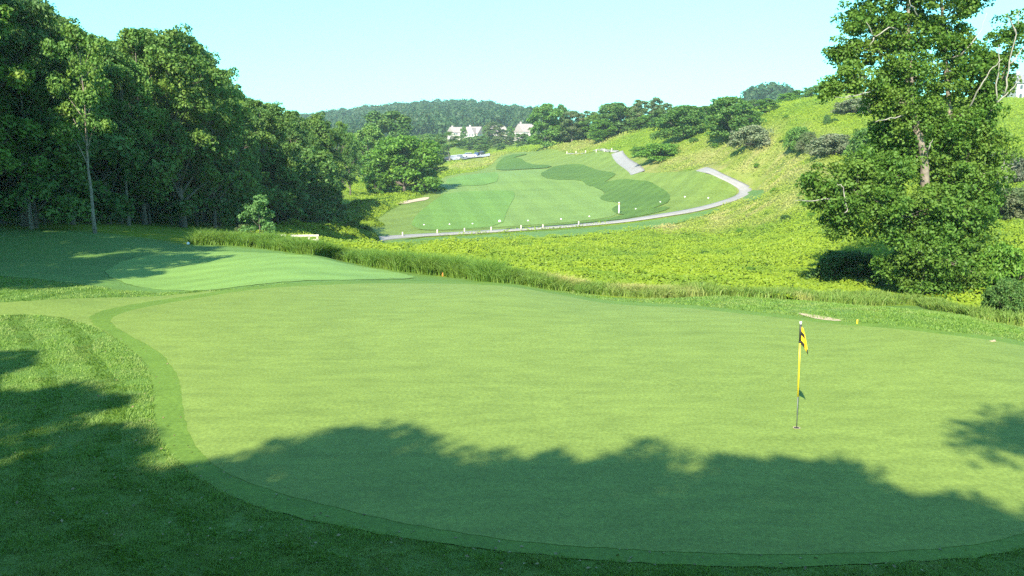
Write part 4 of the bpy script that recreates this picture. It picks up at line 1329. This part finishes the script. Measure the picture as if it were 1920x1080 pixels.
for (px, py), lab in zip([(795, 424), (843, 423), (886, 422), (990, 416), (1052, 413), (1105, 408), (1192, 394), (1238, 381), (1284, 371), (1328, 373)],
                         ['leftmost', 'second from left', 'third from left', 'fifth from left', 'sixth from left', 'seventh from left', 'lower one on dark rough patch', 'upper one on dark rough patch', 'left one near the bend', 'rightmost']):
    ball_marker(px, py, 0.14, 'tiny round white range marker, ' + lab)
ball_marker(937, 418, 0.24, 'largest round white range marker, fourth from left')
ball_marker(353, 461, 0.09, 'white tee marker at the tip of the plateau shadow', 'tee_marker', 'marker', None)
for px, py, lab in [(1861, 643, 'small pale scrap lying at the right edge of the green')]:
    p = cast([(px, py)])[0]
    g = Geo(); g.box((0, 0, 0.015), (0.16, 0.06, 0.02), 0.3); g.box((0.05, 0.02, 0.03), (0.07, 0.04, 0.02), 0.8)
    tag(link('divot_scrap', g.mesh('divot_scrap', M['sand'], False), None, (p[0], p[1], land1(*p) + 0.04)), lab, 'scrap')

# low timber railing seen above the tall grass
def railing(px, Y, length, h, label):
    x = float(at(px, 447, Y)[0]); ztop = float(at(px, 440, Y)[2])
    z = min(land1(x, Y), ztop - 0.7)
    e = empty('timber_railing', (x, Y, z), 0.12)
    H = ztop - z
    for k in range(4):
        g = Geo(); g.box((-length / 2 + k * length / 3, 0, H / 2 - 0.1), (0.11, 0.11, H + 0.2))
        link('post', g.mesh('post', M['timber'], False), e)
    for zz in (H - 0.05, H - 0.33):
        g = Geo(); g.box((0, -0.08, zz), (length + 0.2, 0.045, 0.12))
        link('rail', g.mesh('rail', M['timber'], False), e)
    tag(e, label, 'railing')


railing(572, 53, 1.5, 1.0, 'low pale timber railing behind the tall grass')
railing(522, 56, 0.8, 1.0, 'short piece of pale railing left of the longer one')

# ------------------------------------------------------------------ houses and cars
M['siding'] = plain('cream_siding', (0.50, 0.45, 0.42), 0.8, 0.05, 0.5)
M['siding2'] = plain('pale_pink_siding', (0.46, 0.39, 0.36), 0.8, 0.05, 0.5)
M['roof'] = plain('pale_tan_shingles', (0.29, 0.235, 0.225), 0.85, 0.15, 1.5)
M['roof_grey'] = plain('grey_shingles', (0.19, 0.19, 0.21), 0.85, 0.15, 1.5)
M['glass'] = plain('window_glass', (0.06, 0.07, 0.09), 0.15, 0.1, 3)
M['trim'] = plain('white_trim', (0.75, 0.75, 0.74), 0.6, 0.03, 3)


def prism(g, x0, x1, y0, y1, z0, z1, along='x', over=0.4):
    """gable roof solid with overhang"""
    x0 -= over; x1 += over; y0 -= over; y1 += over
    if along == 'x':
        ym = (y0 + y1) / 2
        v = [(x0, y0, z0), (x1, y0, z0), (x1, y1, z0), (x0, y1, z0), (x0, ym, z1), (x1, ym, z1)]
        q = [(0, 1, 5, 4), (2, 3, 4, 5), (3, 2, 1, 0)]; t = [(0, 4, 3), (1, 2, 5)]
    else:
        xm = (x0 + x1) / 2
        v = [(x0, y0, z0), (x1, y0, z0), (x1, y1, z0), (x0, y1, z0), (xm, y0, z1), (xm, y1, z1)]
        q = [(1, 2, 5, 4), (3, 0, 4, 5), (3, 2, 1, 0)]; t = [(0, 1, 4), (2, 3, 5)]
    base = g.n
    g.add(v, q)
    g.caps = getattr(g, 'caps', []) + [tuple(base + i for i in tt) for tt in t]


def house(px, py_base, Y, w, d, h, rh, rz, label, wallm, roofm, gable=0.45, storeys=2):
    x = float(at(px, py_base, Y)[0]); z = float(at(px, py_base, Y)[2])
    z = min(z, land1(x, Y) + 1.5)
    e = empty('house', (x, Y, z), rz)
    g = Geo(); g.box((0, 0, h / 2 - 1.5), (w, d, h + 3.0))
    gw = w * gable
    g.box((w * 0.18, -d / 2 - 0.9, h / 2 - 1.5), (gw, 1.8, h + 3.0))
    # gable wall triangle of the front wing
    link('wall', g.mesh('wall', wallm, False), e)
    g = Geo(); prism(g, -w / 2, w / 2, -d / 2, d / 2, h + 0.01, h + rh, 'x')
    rf = link('roof', g.mesh('roof', roofm, False), e)
    g = Geo(); prism(g, w * 0.18 - gw / 2, w * 0.18 + gw / 2, -d / 2 - 1.8, 0.5, h + 0.03, h + rh * 0.86, 'y', 0.35)
    link('roof', g.mesh('roof', roofm, False), e)['label'] = 'front gable roof'
    g = Geo(); prism(g, w * 0.18 - gw / 2, w * 0.18 + gw / 2, -d / 2 - 2.19, -d / 2 - 1.7, h - 0.25, h + rh * 0.86 - 0.3, 'y', 0.0)
    link('gable', g.mesh('gable', wallm, False), e)
    g = Geo(); g.box((-w * 0.3, 0.4, h + rh * 0.8), (0.9, 0.7, rh * 0.9))
    link('chimney', g.mesh('chimney', M['siding2'], False), rf)
    for s in range(storeys):
        zc = h * (0.28 + 0.5 * s) if storeys > 1 else h * .5
        for fx in (-0.38, -0.2, 0.08, 0.28):
            yy = -d / 2 - (1.83 if fx > 0 else 0.03)
            g = Geo(); g.box((w * fx, yy, zc), (1.0, 0.06, 1.4))
            wi = link('window', g.mesh('window', M['trim'], False), e)
            g = Geo(); g.box((w * fx, yy - 0.04, zc), (0.8, 0.04, 1.2))
            link('pane', g.mesh('pane', M['glass'], False), wi)
    tag(e, label, 'house', 'houses below the wooded hill' if Y > 400 else None)
    return e


house(855, 262, 540, 7.5, 9, 4.4, 3.4, 0.5, 'leftmost pale far house behind the broad car park tree', M['siding'], M['roof'])
house(889, 265, 530, 10, 9, 4.6, 4.2, -0.5, 'second far house from the left with a wide front gable', M['siding'], M['roof'])
house(930, 262, 540, 11.5, 10, 4.6, 4.2, 0.6, 'far house partly screened by a thin half bare tree', M['siding2'], M['roof'])
house(984, 264, 540, 9.5, 10, 5.4, 5.0, 0.6, 'rightmost tall far house beside the dark twin-topped tree', M['siding'], M['roof'])
house(974, 272, 520, 9, 7, 3.4, 3.2, -0.5, 'low house in front of the rightmost tall far house', M['siding2'], M['roof'], storeys=1)
house(1924, 190, 258, 10, 9, 5.0, 2.8, -0.1, 'cream house on the hill at the right picture edge', M['siding'], M['roof_grey'])


def car_meshes(paint):
    # body: side profile swept across, tapered greenhouse
    prof = [(-2.15, 0.30), (-2.2, 0.75), (-2.05, 0.92), (-1.0, 1.0), (1.35, 1.02), (2.1, 0.82), (2.2, 0.55), (2.15, 0.3)]
    g = Geo()
    n = len(prof); v = []
    for y_, k in ((-0.88, 0.96), (-0.8, 1.0), (0.8, 1.0), (0.88, 0.96)):
        v += [(a * k, y_, b * (1.0 if b < 0.6 else k)) for a, b in prof]
    q = [(r_ * n + i, r_ * n + (i + 1) % n, (r_ + 1) * n + (i + 1) % n, (r_ + 1) * n + i) for r_ in range(3) for i in range(n)]
    g.add(v, q)
    for off, rev in ((0, False), (3 * n, True)):
        for i in range(1, n - 1):
            t = (off, off + i, off + i + 1)
            g.caps = getattr(g, 'caps', []) + [t[::-1] if rev else t]
    body = g.mesh('body', paint, False)
    g = Geo()
    b = [(-1.85, -0.76, 0.96), (1.15, -0.76, 1.0), (1.15, 0.76, 1.0), (-1.85, 0.76, 0.96), (-1.35, -0.6, 1.46), (0.35, -0.6, 1.48), (0.35, 0.6, 1.48), (-1.35, 0.6, 1.46)]
    g.add(b, [(0, 1, 5, 4), (1, 2, 6, 5), (2, 3, 7, 6), (3, 0, 4, 7)])
    glass = g.mesh('cabin_glass', M['glass'], False)
    g = Geo(); g.box((-0.5, 0, 1.485), (1.8, 1.24, 0.05))
    roof = g.mesh('roof', paint, False)
    g = Geo(); g.tube(np.array([(0, -0.12, 0), (0, 0.12, 0)]), 0.33, 12)
    wheel = g.mesh('wheel', M['black'])
    g = Geo(); g.tube(np.array([(0, -0.13, 0), (0, 0.13, 0)]), 0.19, 10)
    rim = g.mesh('rim', M['steel'])
    return body, glass, roof, wheel, rim


def car(px, py, Y, rz, paint, label, sc=1.0):
    x = float(at(px, py, Y)[0])
    e = empty('parked_car', (x, Y, land1(x, Y) + 0.45), rz, sc)
    body, glass, roof, wheel, rim = car_meshes(paint)
    link('body', body, e); link('cabin_glass', glass, e); link('roof', roof, e)
    for a in (-1.35, 1.35):
        for b in (-0.8, 0.8):
            w = link('wheel', wheel, e, (a, b, 0.33)); link('rim', rim, w)
    tag(e, label, 'car', 'cars in the car park')


paints = {k: plain('car_paint_' + k, c, 0.3, 0.03, 2) for k, c in dict(white=(0.7, 0.7, 0.7), silver=(0.4, 0.42, 0.44), blue=(0.05, 0.10, 0.25), black=(0.03, 0.03, 0.035), red=(0.4, 0.04, 0.04)).items()}
car(838, 299, 352, 0.4, paints['black'], 'dark parked car leftmost in the car park')
car(863, 297, 355, 1.2, paints['silver'], 'silver parked car under the broad tree', 1.05)
car(881, 294, 358, 0.3, paints['white'], 'large white parked car in the middle of the car park', 1.25)
car(894, 293, 362, 1.4, paints['blue'], 'blue parked car right of the white one')
car(904, 293, 364, 1.3, paints['black'], 'rightmost dark parked car')

# ------------------------------------------------------------------ haze
def haze(density):
    m, n, l = new_mat('thin_air_haze')
    v = n.new('ShaderNodeVolumePrincipled')
    v.inputs['Color'].default_value = (0.72, 0.95, 1.0, 1)
    v.inputs['Density'].default_value = density
    o = n.new('ShaderNodeOutputMaterial'); l.new(v.outputs[0], o.inputs['Volume'])
    lo = float(Z.min()) - 2.0
    hi = 75.0
    g = Geo(); g.box((0, 1260, (lo + hi) / 2), (8200, 2800, hi - lo))
    tag(link('haze', g.mesh('haze', m, False)), 'thin pale summer haze over the whole valley', 'haze', kind='stuff')


HAZE = 0.0002
if HAZE > 0: haze(HAZE)
tris = sum(len(m.loops) - 2 * len(m.polygons) for m in bpy.data.meshes)
print('triangles', tris)
